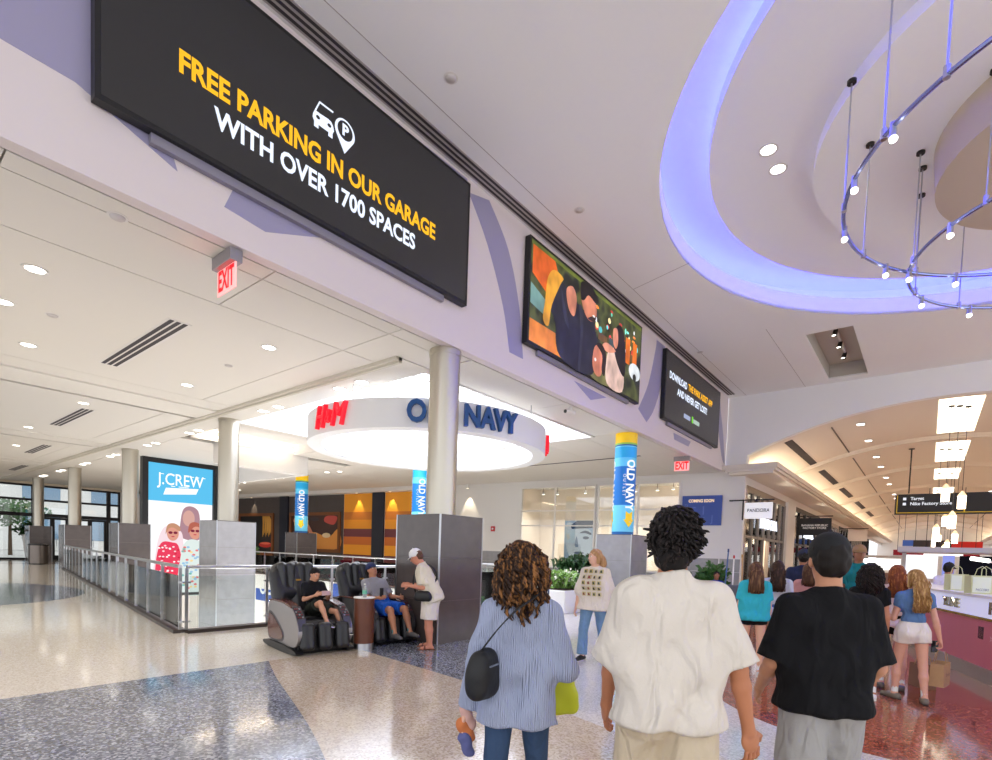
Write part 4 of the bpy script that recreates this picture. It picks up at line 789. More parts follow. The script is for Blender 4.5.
# ================================================================== ORGANIC MESHES (signed distance fields -> one continuous surface)
def nrm(v): v = np.array(v, float); return v/np.linalg.norm(v)
def rot3(yaw=0, pitch=0, roll=0):     # local axes: x right, y forward, z up
    cy_, sy = math.cos(yaw), math.sin(yaw); cp_, sp_ = math.cos(pitch), math.sin(pitch); cr, sr = math.cos(roll), math.sin(roll)
    Z = np.array([[cy_,-sy,0],[sy,cy_,0],[0,0,1]]); X = np.array([[1,0,0],[0,cp_,-sp_],[0,sp_,cp_]]); Y = np.array([[cr,0,sr],[0,1,0],[-sr,0,cr]]); return Z@X@Y
def cap(a, b, ra, rb=None, k=.02, flat=None, cuts=()):    # tapered capsule; flat=(axis, factor) thins it along an axis
    return dict(t='c', a=np.array(a,float), b=np.array(b,float), ra=ra, rb=ra if rb is None else rb, k=k, flat=flat, cuts=cuts)
def ell(c, r, R=None, k=.02, cuts=(), sub=False): return dict(t='e', c=np.array(c,float), r=np.array(r,float), R=np.eye(3) if R is None else R, k=k, cuts=cuts, sub=sub)
def surface(prims, res, noise=None, pad=.03):
    lo = np.full(3,1e9); hi = -lo; bb = []
    for p in prims:
        if p['t'] == 'c':
            r = max(p['ra'],p['rb']); l = np.minimum(p['a'],p['b'])-r; h_ = np.maximum(p['a'],p['b'])+r
        else: r = p['r'].max(); l = p['c']-r; h_ = p['c']+r
        bb.append((l,h_)); lo = np.minimum(lo,l); hi = np.maximum(hi,h_)
    lo -= pad; hi += pad; n = np.ceil((hi-lo)/res).astype(int)+1
    ax = [lo[i]+res*np.arange(n[i]) for i in range(3)]
    V = np.full(tuple(n), 1.0, np.float32)
    for p,(l,h_) in zip(prims,bb):
        m = pad+p['k']; i0 = np.maximum(((l-m-lo)/res).astype(int),0); i1 = np.minimum(((h_+m-lo)/res).astype(int)+2,n)
        X, Y, Z = np.meshgrid(*[ax[i][i0[i]:i1[i]] for i in range(3)], indexing='ij')
        P = np.stack([X,Y,Z],-1).astype(np.float32)
        if p['t'] == 'c':
            a, b = p['a'], p['b']; d = b-a; L = max(d@d,1e-9)
            if p['flat']:
                axv, fc = p['flat']; axv = nrm(axv); q = P-a; o = (q@axv)[...,None]*axv; q = q+o*(1/fc-1); dd = d+axv*(d@axv)*(1/fc-1); L = max(dd@dd,1e-9)
                t = np.clip((q@dd)/L,0,1); D = np.linalg.norm(q-t[...,None]*dd,axis=-1)-(p['ra']+(p['rb']-p['ra'])*t); D *= .5+.5*fc
            else:
                q = P-a; t = np.clip((q@d)/L,0,1); D = np.linalg.norm(q-t[...,None]*d,axis=-1)-(p['ra']+(p['rb']-p['ra'])*t)
        else:
            q = (P-p['c'])@p['R']; k0 = np.linalg.norm(q/p['r'],axis=-1); k1 = np.linalg.norm(q/(p['r']**2),axis=-1); D = k0*(k0-1)/np.maximum(k1,1e-6)
        for (c, nn) in p['cuts']: D = np.maximum(D, (P-np.array(c))@nrm(nn))
        s = (slice(i0[0],i1[0]),slice(i0[1],i1[1]),slice(i0[2],i1[2])); A = V[s]
        if p.get('sub'): V[s] = np.maximum(A,-D); continue
        k = p['k']; h2 = np.clip(.5+.5*(A-D)/k,0,1); V[s] = A*(1-h2)+D*h2-k*h2*(1-h2)
    if noise is not None:
        X, Y, Z = np.meshgrid(*ax, indexing='ij'); V = V+noise(X,Y,Z)
    I = V < 0; c = np.zeros(tuple(n-1), np.int8)
    for dx in (0,1):
        for dy in (0,1):
            for dz in (0,1): c += I[dx:n[0]-1+dx, dy:n[1]-1+dy, dz:n[2]-1+dz]
    act = (c > 0)&(c < 8); idx = -np.ones(act.shape,int); cells = np.argwhere(act); idx[act] = np.arange(len(cells))
    acc = np.zeros((len(cells),3)); cnt = np.zeros(len(cells))
    cor = [(0,0,0),(1,0,0),(0,1,0),(1,1,0),(0,0,1),(1,0,1),(0,1,1),(1,1,1)]
    for a, b in ((0,1),(2,3),(4,5),(6,7),(0,2),(1,3),(4,6),(5,7),(0,4),(1,5),(2,6),(3,7)):
        pa, pb = cells+cor[a], cells+cor[b]; va = V[tuple(pa.T)]; vb = V[tuple(pb.T)]; m = (va < 0) != (vb < 0)
        t = np.where(m, va/np.where(m,va-vb,1), 0); acc += np.where(m[:,None], pa+(pb-pa)*t[:,None], 0); cnt += m
    verts = lo+res*acc/np.maximum(cnt,1)[:,None]; faces = []
    for axx in range(3):
        s0 = [slice(None)]*3; s1 = [slice(None)]*3; s0[axx] = slice(0,-1); s1[axx] = slice(1,None)
        E = np.argwhere(I[tuple(s0)] != I[tuple(s1)]); u, v = (axx+1)%3, (axx+2)%3
        E = E[(E[:,u] > 0)&(E[:,v] > 0)&(E[:,u] < n[u]-1)&(E[:,v] < n[v]-1)]
        if not len(E): continue
        q = []
        for du, dv in ((1,1),(0,1),(0,0),(1,0)):
            e = E.copy(); e[:,u] -= du; e[:,v] -= dv; q.append(idx[tuple(e.T)])
        q = np.stack(q,1); fl_ = I[tuple(E.T)]; q[~fl_] = q[~fl_][:,::-1]; faces.append(q)
    F_ = np.concatenate(faces); F_ = F_[(F_ >= 0).all(1)]
    return verts, F_
def smoothv(v, f, it=1, w=.5):
    for _ in range(it):
        a = np.zeros_like(v); c = np.zeros(len(v))
        for i in range(4):
            j = f[:,(i+1)%4]; np.add.at(a, f[:,i], v[j]); np.add.at(c, f[:,i], 1); np.add.at(a, j, v[f[:,i]]); np.add.at(c, j, 1)
        v = v*(1-w)+w*a/np.maximum(c,1)[:,None]
    return v
def sobj(name, pieces, m, parent, label=None, it=1, kind=None):   # pieces: [(prims,res,noise)] or ready (verts,faces) lists
    V_ = []; F_ = []; o = 0
    for pc in pieces:
        if isinstance(pc, MB): v = np.array(pc.v); f = pc.f; F_ += [tuple(i+o for i in q) for q in f]
        else:
            v, f = surface(*pc); v = smoothv(v, f, it); F_ += [tuple(q) for q in (f+o).tolist()]
        V_.append(v); o += len(v)
    me = bpy.data.meshes.new(name); me.from_pydata(np.concatenate(V_).tolist(), [], F_); me.materials.append(m)
    me.polygons.foreach_set('use_smooth', [True]*len(me.polygons))
    return mk(name, me, parent, kind, label)
def folds(amp, fr=(30,22,9), ph_=0):
    a, b, c = fr
    def fn(X,Y,Z):
        mod = .55+.45*np.sin(X*c*.9+Z*c*.7+ph_)*np.sin(Y*c+Z*c*.5+ph_*1.7)
        w = np.sin(X*a+Y*a*.6+2.2*np.sin(Z*c*.8+ph_)+ph_)*.5+np.sin(Z*b+2.4*np.sin(X*c*1.2+ph_)+Y*c)*.45+np.sin((X-Z*.8)*a*1.3+Y*b*.7+ph_*3)*.3
        return (amp*mod*w).astype(np.float32)
    return fn
def ripple(amp, n=40, wob=6, ph_=0):     # hair strands running down
    return lambda X,Y,Z: (amp*(np.sin(np.arctan2(X,Y-.0)*n+1.5*np.sin(Z*wob+ph_))+.6*np.sin(X*190+2*np.sin(Z*wob*1.7)))).astype(np.float32)
def lumps(amp, f_, ph_=0): return lambda X,Y,Z: (amp*(np.sin(X*f_+ph_)*np.sin(Y*f_*1.1+1)+np.sin(Z*f_*.95+ph_)*np.sin((X+Y)*f_*.8+2))).astype(np.float32)
# ------------------------------------------------------------------ hands
def hand(w, d, n, side, H, curl=.5, thumb_up=None):
    """w wrist, d forearm direction, n back-of-hand normal, side +1/-1: where the thumb sits along the width axis"""
    d = nrm(d); n = np.array(n,float); n = nrm(n-d*(n@d)); wd = np.cross(d,n)*side; s = H*.1/.18
    pal = w+d*.055*s; P = [cap(w-d*.03*s, w+d*.02*s, .024*s, .025*s, .015), ell(pal,(.042*s,.048*s,.017*s),np.stack([wd,d,n],1),.014)]
    for i,(o,l,r) in enumerate(((.03,.072,.0088),(.0105,.08,.009),(-.0095,.074,.0086),(-.029,.058,.0076))):
        b = pal+d*.04*s+wd*o*s; dirs = [nrm(d-n*math.tan(curl*.45)), nrm(d*math.cos(curl*1.1)-n*math.sin(curl*1.1)), nrm(d*math.cos(curl*1.8)-n*math.sin(curl*1.8))]; spread = wd*o*1.1
        for q,fr in zip(dirs,(.45,.32,.23)): e = b+(q+spread*.6)*l*fr*s; P.append(cap(b,e,r*s,r*.92*s,.005)); b = e
    tb = pal-d*.018*s+wd*.03*s; t1 = tb+nrm(wd*.8+d*.7-n*.35)*.042*s; t2 = t1+nrm(wd*.25+d*.9-n*.45)*.032*s
    P += [cap(tb,t1,.0125*s,.0105*s,.008), cap(t1,t2,.0105*s,.0085*s,.005)]
    return P
# ------------------------------------------------------------------ people
def person(label, x, y, yaw, H, skin, pose, top, bottom, shoe, hair, res=.014, build=1., z=0, face=False, fem=False, group=None, cap_=None, sock=None, sandals=False):
    t = thing('person', label, 'person', (x,y,z), yaw-math.pi/2, group)
    A = lambda *v: np.array(v,float)
    lean, hz = pose.get('lean',0), pose.get('hip'); g = pose.get
    legs = g('legs', [((-.04,.02,-1),(0,-.02,-1)),((.04,.02,-1),(0,-.02,-1))]); arms = g('arms', [((-.16,.0,-1),(-.05,.18,-1)),((.16,.0,-1),(.05,.18,-1))])
    TL, SL, UL, FL = .245*H, .235*H, .172*H, .15*H
    drop = [nrm(a)[2]*TL+nrm(b)[2]*SL for a, b in legs]
    if hz is None: hz = -min(drop)+.043*H
    tw = rot3(g('twist',0), 0); T = rot3(0,-lean,g('side',0)); pel = A(0,g('back',0),hz); hw = (.05 if not fem else .054)*H*build**.5; sw = (.102 if not fem else .09)*H*build**.4
    up = T@A(0,0,1); rt = T@tw@A(1,0,0); fw = T@tw@A(0,1,0)
    wai = pel+up*.1*H; che = pel+up*.21*H+fw*.005*H; sho = pel+up*.292*H; nk = pel+up*.325*H+fw*.005*H
    hR = rot3(g('hyaw',0), g('hpitch',0)-lean*.35, g('hroll',0)); hd = nk+hR@A(0,.012,.085)*H*.98+fw*g('hfwd',0)
    hips = [pel-rt*hw, pel+rt*hw]; shs = [sho-rt*sw-up*.022*H, sho+rt*sw-up*.022*H]
    kn = []; an = []; el = []; wr = []
    for i in (0,1):
        kn.append(hips[i]+nrm(legs[i][0])*TL); an.append(kn[i]+nrm(legs[i][1])*SL)
        el.append(shs[i]+nrm(arms[i][0])*UL); wr.append(el[i]+nrm(arms[i][1])*FL)
    b_ = build; h = H/1.75
    def torso(ex, kk=.05):
        e2 = min(ex,.010); P = [cap(pel-rt*.045*H,pel+rt*.045*H,(.088*b_ if not fem else .092*b_)*h*1.06+ex,k=kk,flat=(fw,.8)), cap(wai-rt*.032*H,wai+rt*.032*H,(.098 if not fem else .08)*b_*h+ex,k=kk,flat=(fw,.8)),
            cap(che-rt*.04*H,che+rt*.04*H,.108*b_*h+ex*.8,k=kk,flat=(fw,.75)), cap(sho-rt*(sw*.72)-up*.045*H,sho+rt*(sw*.72)-up*.045*H,.066*h*b_**.5+e2,k=kk,flat=(fw,.95))]
        P += [cap(nk-up*.02*H,shs[i]+up*.004*H,.046*h+e2,.05*h*b_**.5+e2,k=.04) for i in (0,1)]
        return P
    feet = g('feet', [(-.12,1,0),(.12,1,0)])
    sk = torso(-.008)
    if fem: sk += [ell(che+fw*.075*H*.9-up*.03*H+s*rt*.05*H,(.05*h,.045*h,.05*h),k=.03) for s in (-1,1)]
    for i in (0,1):
        sk += [cap(hips[i],kn[i],.083*h*b_,.053*h*b_**.7,.03), cap(kn[i],kn[i]+(an[i]-kn[i])*.35,.05*h*b_**.7,.054*h*b_**.6,.02), cap(kn[i]+(an[i]-kn[i])*.35,an[i],.052*h*b_**.6,.034*h,.02)]
        fd = nrm(feet[i]); sk += [cap(an[i]-A(0,0,.012*H),an[i]+fd*.085*H-A(0,0,.024*H),.034*h,.026*h,.02), cap(an[i]-fd*.02*H-A(0,0,.02*H),an[i],.03*h,.034*h,.02)]
        sk += [cap(shs[i],el[i],.046*h*b_**.8,.037*h*b_**.8,.03), cap(el[i],el[i]+(wr[i]-el[i])*.3,.037*h*b_**.8,.038*h*b_**.8,.015), cap(el[i]+(wr[i]-el[i])*.3,wr[i],.038*h*b_**.7,.025*h,.015)]
    hs = H*(.128 if H > 1.5 else .135)/.22*(1 if not fem else .97)       # head scale: .22 m head at 1.72
    hp = lambda *v: hd+hR@(A(*v)*hs)
    sk += [cap(sho+up*.01*H,nk+up*.03*H,.058*h*b_**.4,.052*h*b_**.3,.04), cap(nk,hp(0,-.01,-.05),.052*h*b_**.3,.056*hs,.02), ell(hp(0,-.012,.03),A(.078,.096,.088)*hs,hR,.02), ell(hp(0,.022,-.035),A(.062,.072,.078)*hs,hR,.03), ell(hp(0,.05,-.085),A(.034,.03,.028)*hs,hR,.03),
        cap(hp(0,.092,.005),hp(0,.112,-.03),.009*hs,.014*hs,.012), ell(hp(0,.088,-.065),A(.024,.012,.008)*hs,hR,.01), ell(hp(0,.082,.025),A(.05,.016,.01)*hs,hR,.015)]
    sk += [ell(hp(s*.08,-.005,-.01),A(.012,.02,.032)*hs,hR,.008) for s in (-1,1)]
    hn = g('hands', [None,None]); pieces = [(sk,res,None)]
    for i in (0,1):
        d = wr[i]-el[i]; nn = (hn[i] or {}).get('n') or ((-1,0,.1) if i == 0 else (1,0,.1)); dd = (hn[i] or {}).get('d'); dd = nrm(d) if dd is None else nrm(dd)
        sgn = (hn[i] or {}).get('s', 0)
        if not sgn:
            w_ = np.cross(nrm(dd), nrm(np.array(nn)-nrm(dd)*(np.array(nn)@nrm(dd)))); sgn = 1 if w_@(fw+up*.3) > 0 else -1
        pieces.append((hand(wr[i],dd,nn,sgn,H*(1.02 if not fem else .95)*g('handscale',1),(hn[i] or {}).get('curl',.55)), max(.0045,res*.45), None))
    m_skin = mat('skin_%d_%d_%d' % skin, skin, .5, var=.06, vscale=20, spec=.35)
    body = sobj('body', pieces, m_skin, t)
    if face:
        for s in (-1,1):
            MB().lathe([(.001,-.012*hs),(.009*hs,-.008*hs),(.0125*hs,0),(.009*hs,.008*hs),(.001,.012*hs)],n=12).build('eye', mat('eye_white',(230,226,222),.3), t, smooth=True, loc=tuple(hp(s*.031,.078,.008)))
            MB().lathe([(.001,-.006*hs),(.006*hs,0),(.001,.006*hs)],n=10).build('iris', mat('iris_dark',(36,24,18),.2), t, smooth=True, loc=tuple(hp(s*.031,.09,.008)))
            MB().tube([hp(s*.014,.096,.026),hp(s*.03,.095,.032),hp(s*.047,.083,.026)],.0035*hs,6).build('eyebrow', mat('brow_%d' % hair[1][0], tuple(int(c*.8) for c in hair[1]), .8), t, smooth=True)
        MB().tube([hp(-.024,.089,-.062),hp(-.008,.1,-.059),hp(.008,.1,-.059),hp(.024,.089,-.062)],.0055*hs,6,[.5,1,1,.5]).build('lips', mat('lips',(176,96,88),.5), t, smooth=True)
    # clothing
    if top:
        lo = top.get('loose',.018); cut = [(pel-up*top.get('hem',.03),-up)]; tp = torso(lo,.05)
        if fem: tp += [ell(che+fw*.07*H-up*.03*H+s*rt*.05*H,A(.055,.05,.055)*h+lo*.6,k=.05) for s in (-1,1)]
        if top.get('flare'): tp.append(cap(pel-rt*.05*H-up*(top['hem']+.05),pel+rt*.05*H-up*(top['hem']+.05),.1*h*b_+lo+top['flare'],k=.07,flat=(fw,.85))); tp.append(cap(wai-rt*.05*H,wai+rt*.05*H,.1*h*b_+lo+top['flare']*.6,k=.07,flat=(fw,.8)))
        tp += [ell(pel-fw*.03*H-up*.01*H+s*rt*.045*H,A(.072,.066,.08)*h*b_+lo,k=.06) for s in (-1,1)]
        for p in tp: p['cuts'] = list(cut)
        sl = top.get('sleeve',.7)
        for i in (0,1):
            ua = el[i]-shs[i]; c1 = shs[i]+ua*min(sl,1); so = top.get('sflare',.012)
            tp.append(cap(shs[i]-rt*(0 if i else 0),c1+nrm(ua)*(.06 if sl < 1 else 0),.05*h*b_**.8+min(lo,.014),(.045*h*b_**.8+lo*.5+so) if sl < 1 else .042*h+lo,.04,cuts=[(c1,ua)] if sl < 1 else []))
            if sl > 1:
                fa2 = wr[i]-el[i]; c2 = el[i]+fa2*(sl-1); tp.append(cap(el[i],c2+nrm(fa2)*.04,.042*h+lo,.034*h+lo*.7+so*.4,.02,cuts=[(c2,fa2)]))
        tp.append(cap(sho-up*.01*H,nk+up*.012*H,.078*h*b_**.4,.07*h*b_**.4,k=.03,cuts=[(nk-up*.004*H,up+fw*.4)]))
        sh = sobj('shirt' if not top.get('name') else top['name'], [(tp,res*.9,folds(top.get('fold',.005),ph_=x))], top['m'], t)
    if bottom:
        lo = bottom.get('loose',.014); ln = bottom['len']; bp_ = [cap(pel-rt*.045*H,pel+rt*.045*H,(.088 if not fem else .094)*b_*h*1.1+lo,k=.04,flat=(fw,.84),cuts=[(pel+up*.085*H,up)]), cap(pel+up*.05*H-rt*.035*H,pel+up*.05*H+rt*.035*H,.088*b_*h+lo,k=.04,flat=(fw,.82),cuts=[(pel+up*.085*H,up)])]
        if fem or True: bp_ += [ell(pel-fw*.03*H-up*.01*H+s*rt*.045*H,A(.072,.066,.08)*h*b_+lo*.6,k=.04) for s in (-1,1)]
        for i in (0,1):
            th_ = kn[i]-hips[i]; fl = bottom.get('flare',.012)
            if ln <= 1: c1 = hips[i]+th_*ln; bp_.append(cap(hips[i],c1+nrm(th_)*.05,.087*h*b_+lo,(.083+(.053-.083)*ln)*h*b_**.8+lo+fl,.03,cuts=[(c1,th_)]))
            else:
                si = an[i]-kn[i]; c2 = kn[i]+si*(ln-1); bp_ += [cap(hips[i],kn[i],.087*h*b_+lo,.058*h*b_**.7+lo,.03), cap(kn[i],c2+nrm(si)*.04,.056*h*b_**.7+lo,.04*h+lo+fl,.02,cuts=[(c2,si)])]
        sobj('shorts' if ln < 1.2 else 'trousers', [(bp_,res*.9,folds(bottom.get('fold',.004),ph_=y))], bottom['m'], t)
    for i in (0,1):
        fd = nrm(feet[i]); a = an[i]; gz = a-A(0,0,.043*H)*1
        sd = np.cross(fd,A(0,0,1)); toe = a+fd*.095*H-A(0,0,.024*H); heel = a-fd*.028*H-A(0,0,.02*H)
        if sock: sobj('sock', [([cap(a-A(0,0,.02*H),a+nrm(kn[i]-a)*sock[0],.037*h,.04*h,.01,cuts=[(a+nrm(kn[i]-a)*sock[0],kn[i]-a)])],.008,None)], mat('sock_%d_%d_%d' % sock[1],sock[1],.9), t)
        if shoe:
            if sandals:
                sobj('sandal', [([cap(heel-A(0,0,.012*H),toe-A(0,0,.008*H),.038*h,.042*h,.01,cuts=[(a-A(0,0,.034*H),(0,0,1))]), cap(a+fd*.05*H-sd*.03*H-A(0,0,.03*H),a+fd*.05*H+sd*.03*H-A(0,0,.03*H),.012,k=.01), cap(a+fd*.05*H-A(0,0,.003*H),a+fd*.06*H-sd*.03*H-A(0,0,.03*H),.012,k=.01), cap(a+fd*.05*H-A(0,0,.003*H),a+fd*.06*H+sd*.03*H-A(0,0,.03*H),.012,k=.01)],.008,None)], mat('shoe_%d_%d_%d' % shoe[0],shoe[0],.6), t); continue
            so = sobj('shoe', [([cap(heel,toe,.043*h,.036*h,.02,cuts=[(a-A(0,0,.041*H),(0,0,-1))]), cap(a-A(0,0,.015*H),a+fd*.05*H-A(0,0,.016*H),.044*h,.036*h,.02)],.008,None)], mat('shoe_%d_%d_%d' % shoe[0],shoe[0],.6), t)
            sobj('sole', [([cap(heel-A(0,0,.012*H),toe-A(0,0,.006*H),.043*h,.04*h,.02,cuts=[(a-A(0,0,.03*H),(0,0,1)),(a-A(0,0,.0425*H),(0,0,-1))])],.008,None)], mat('sole_%d_%d_%d' % shoe[1],shoe[1],.6), so)
    # hair
    kind, hc = hair[0], hair[1]
    hm = hair_mat(hc, hair[2] if len(hair) > 2 else tuple(min(255,int(c*1.15+2)) for c in hc)); rd = random.Random(int(x*100)); rr = max(.006,res*.7)
    fcut = [(hp(0,.055,.02), hR@A(0,1,-.55))]
    base = [ell(hp(0,-.018,.042),A(.087,.1,.088)*hs,hR,.02,cuts=fcut), ell(hp(0,-.05,-.005),A(.08,.07,.085)*hs,hR,.02)]
    back = -hR@A(0,1,0)
    if kind == 'short': sobj('hair', [(base,rr,lumps(.003,90))], hm, t)
    elif kind == 'bushy':
        mb = MB(); base = [ell(hp(0,-.02,.052),A(.094,.106,.094)*hs,hR,.02,cuts=fcut), ell(hp(0,-.05,-.02),A(.084,.074,.084)*hs,hR,.03), ell(hp(0,-.045,-.085),A(.066,.055,.055)*hs,hR,.03)]
        for k in range(900):
            u = nrm([rd.gauss(0,1),rd.gauss(-.5,1),rd.gauss(.25,.9)])
            if u[1] > .45 and u[2] < .45: continue
            p = hp(0,-.03,.025)+hR@(u*A(.086,.1,.108)*hs); q = hR@u; dr = nrm(A(.5,0,-.5)+q*.1+A(rd.uniform(-.8,.8),rd.uniform(-.8,.8),rd.uniform(-.3,.5))); l = rd.uniform(.03,.055)*hs; sd2 = np.cross(q,dr)*.012
            mb.tube([p-q*.012,p+q*.009+dr*l*.3+sd2,p+q*.01+dr*l*.7,p+q*.002+dr*l-sd2*.5],.0072,5,[1,1,.8,.2])
        sobj('hair', [(base,rr,lumps(.006,70)),mb], hm, t)
    elif kind in ('long','wavy','bob'):
        ln = {'long':.36,'wavy':.42,'bob':.14}[kind]*hs*(hair[3] if len(hair) > 3 else 1); bk = nrm(back*A(1,1,0))
        c0 = hp(0,-.07,.0); P = list(base); prev = c0; n_ = 6
        for k in range(1,n_+1):
            s = k/n_; c = c0+A(0,0,-ln*s)+bk*(.02+.035*math.sin(s*2.2))*hs; wv = .012*hs*math.sin(k*2.1) if kind == 'wavy' else 0
            for o in (-1,0,1): P.append(cap(prev+hR@A(o*.042*hs,0,0),c+hR@A(o*(.05 if kind != 'wavy' else .06)*hs+wv,0,0),.05*hs,(.05-.018*s if kind != 'bob' else .05)*hs,.025,flat=(bk,.75)))
            prev = c
        for o in (-1,1): P.append(cap(hp(o*.076,-.015,.03),hp(o*.084,-.02,-.1 if kind != 'bob' else -.09),.028*hs,.026*hs,.02))
        mb = MB()
        for k in range(150 if res < .013 else 70):
            o = rd.uniform(-.1,.1); s0 = rd.uniform(0,.3); amp = (.014 if kind == 'wavy' else .004)*hs; f_ = rd.uniform(3,5); p0 = rd.uniform(0,6); yy = rd.uniform(.03,.062)
            pts = [c0+A(0,0,-ln*(s0+(1.05-s0)*s))+bk*(yy+.035*math.sin(s*2.2))*hs*(1-.3*abs(o)*8*.1)+hR@A(o*hs*(1+.15*s)+amp*math.sin(f_*s*6.28*.5+p0),0,0)+bk*amp*math.cos(f_*s*3+p0) for s in np.linspace(0,1,9)]
            mb.tube(pts,.0068*hs,5,[.7,1,1,1,1,1,.9,.7,.2])
        sobj('hair', [(P,rr,ripple(.0025,30)),mb], hm, t)
    elif kind in ('curly','ringlet'):
        ln = (.2 if kind == 'curly' else .2)*hs; bk = nrm(back*A(1,1,0)); P = list(base)+[cap(hp(0,-.06,.03),hp(0,-.07,-.1)+bk*.02,.105*hs,.1*hs,.04,flat=(bk,.8))]
        mb = MB(); N_ = 150 if kind == 'ringlet' else 190
        for k in range(N_):
            u = nrm([rd.gauss(0,1),-abs(rd.gauss(.5,.7)),rd.gauss(.2,.7)]); p = hp(0,-.02,.035)+hR@(u*A(.098,.108,.1)*hs); q = hR@u; l = ln*rd.uniform(.55,1.15)*(1.25 if u[2] < .2 else 1); rad = rd.uniform(.009,.017)*hs; f_ = rd.uniform(2,3.2); p0 = rd.uniform(0,6)
            out = nrm(q*A(1,1,0)+1e-6); pts = []
            for s in np.linspace(0,1,15): pts.append(p+A(0,0,-l*s)+out*(.018+.03*math.sin(s*2.6))*hs+A(1,0,0)*rad*math.cos(f_*s*6.28+p0)+A(0,1,0)*rad*math.sin(f_*s*6.28+p0))
            mb.tube(pts,rd.uniform(.0065,.011)*hs,5,[.6]+[1]*12+[.7,.3])
        sobj('hair', [(P,rr,lumps(.006,60)),mb], hm, t)
    if cap_:
        cc, br = cap_; hb = A(.092,.11,.1)*hs
        co = sobj('cap', [([ell(hp(0,-.006,.045),hb,hR,.01,cuts=[(hp(0,0,.005),-(hR@A(0,-.22,1)))])],.008,None)], mat('cap_%d_%d_%d' % cc,cc,.8,bump=.1,bscale=200), t)
        bs = [hR@A(s*.07,.06+.11*math.cos(s*1.3),-.022*s*s*0) for s in (-1,-.5,0,.5,1)]; sgn = br
        sobj('brim', [([cap(hp(-.03,.07*sgn,.028),hp(.03,.07*sgn,.028),.06*hs,k=.01,flat=(hR@A(0,.15*sgn,1),.1)), cap(hp(-.028,.115*sgn,.02),hp(.028,.115*sgn,.02),.055*hs,k=.03,flat=(hR@A(0,.25*sgn,1),.1))],.006,None)], mat('brim_%d_%d_%d' % cc,tuple(int(c*.9) for c in cc),.8), co)
        MB().lathe([(.001,.012),(.008,.008),(.01,0)],n=10).build('button', mat('cap_%d_%d_%d' % cc,cc,.8), co, loc=tuple(hp(0,-.006,.144)))
    J = dict(t=t,pel=pel,sho=sho,shs=shs,el=el,wr=wr,kn=kn,an=an,hd=hd,hp=hp,fw=fw,rt=rt,up=up,H=H,nk=nk,che=che,wai=wai,yaw=yaw,base=(x,y,z))
    return J
def hair_mat(c, c2):
    nm = 'hair_%d_%d_%d' % c
    if nm in MATS: return MATS[nm]
    m = mat(nm, c, .6, spec=.25); nt = m.node_tree; b = nt.nodes['Principled BSDF']; tc = nt.nodes.new('ShaderNodeTexCoord'); mp = nt.nodes.new('ShaderNodeMapping'); mp.inputs['Scale'].default_value = (60,60,5)
    n = nt.nodes.new('ShaderNodeTexNoise'); n.inputs['Scale'].default_value = 1; n.inputs['Detail'].default_value = 3; nt.links.new(tc.outputs['Object'],mp.inputs[0]); nt.links.new(mp.outputs[0],n.inputs['Vector'])
    cr = nt.nodes.new('ShaderNodeValToRGB'); cr.color_ramp.elements[0].color = (*lin(c),1); cr.color_ramp.elements[0].position = .48; cr.color_ramp.elements[1].color = (*lin(c2),1); cr.color_ramp.elements[1].position = .7
    nt.links.new(n.outputs['Fac'],cr.inputs[0]); nt.links.new(cr.outputs[0],b.inputs['Base Color']); return m
def toworld(J, p):
    a = J['yaw']-math.pi/2; c, s = math.cos(a), math.sin(a); return Vector((J['base'][0]+p[0]*c-p[1]*s, J['base'][1]+p[0]*s+p[1]*c, J['base'][2]+p[2]))
def cloth(nm, c, bump=.15, bs=120, var=.06, rib=0):
    if 'cloth_'+nm in MATS: return MATS['cloth_'+nm]
    m = mat('cloth_'+nm, c, .85, bump=bump, bscale=bs, var=var, vscale=6, spec=.2); nt = m.node_tree; b = nt.nodes['Principled BSDF']; old = b.inputs['Normal'].links[0].from_node
    tc = nt.nodes.new('ShaderNodeTexCoord'); mp = nt.nodes.new('ShaderNodeMapping'); mp.inputs['Scale'].default_value = (11,11,4.5); mp.inputs['Rotation'].default_value = (.3,.35,0); nt.links.new(tc.outputs['Object'],mp.inputs[0])
    n = nt.nodes.new('ShaderNodeTexNoise'); n.inputs['Scale'].default_value = 1; n.inputs['Detail'].default_value = 1.5; n.inputs['Distortion'].default_value = .8; nt.links.new(mp.outputs[0],n.inputs['Vector'])
    bp = nt.nodes.new('ShaderNodeBump'); bp.inputs['Strength'].default_value = .8; bp.inputs['Distance'].default_value = .06; nt.links.new(n.outputs['Fac'],bp.inputs['Height']); nt.links.new(old.outputs[0],bp.inputs['Normal'])
    if rib:
        w = nt.nodes.new('ShaderNodeTexWave'); w.inputs['Scale'].default_value = rib; nt.links.new(tc.outputs['Object'],w.inputs['Vector']); b2 = nt.nodes.new('ShaderNodeBump'); b2.inputs['Strength'].default_value = .7; b2.inputs['Distance'].default_value = .006; nt.links.new(w.outputs['Fac'],b2.inputs['Height']); nt.links.new(bp.outputs[0],b2.inputs['Normal']); bp = b2
    nt.links.new(bp.outputs[0],b.inputs['Normal']); return m
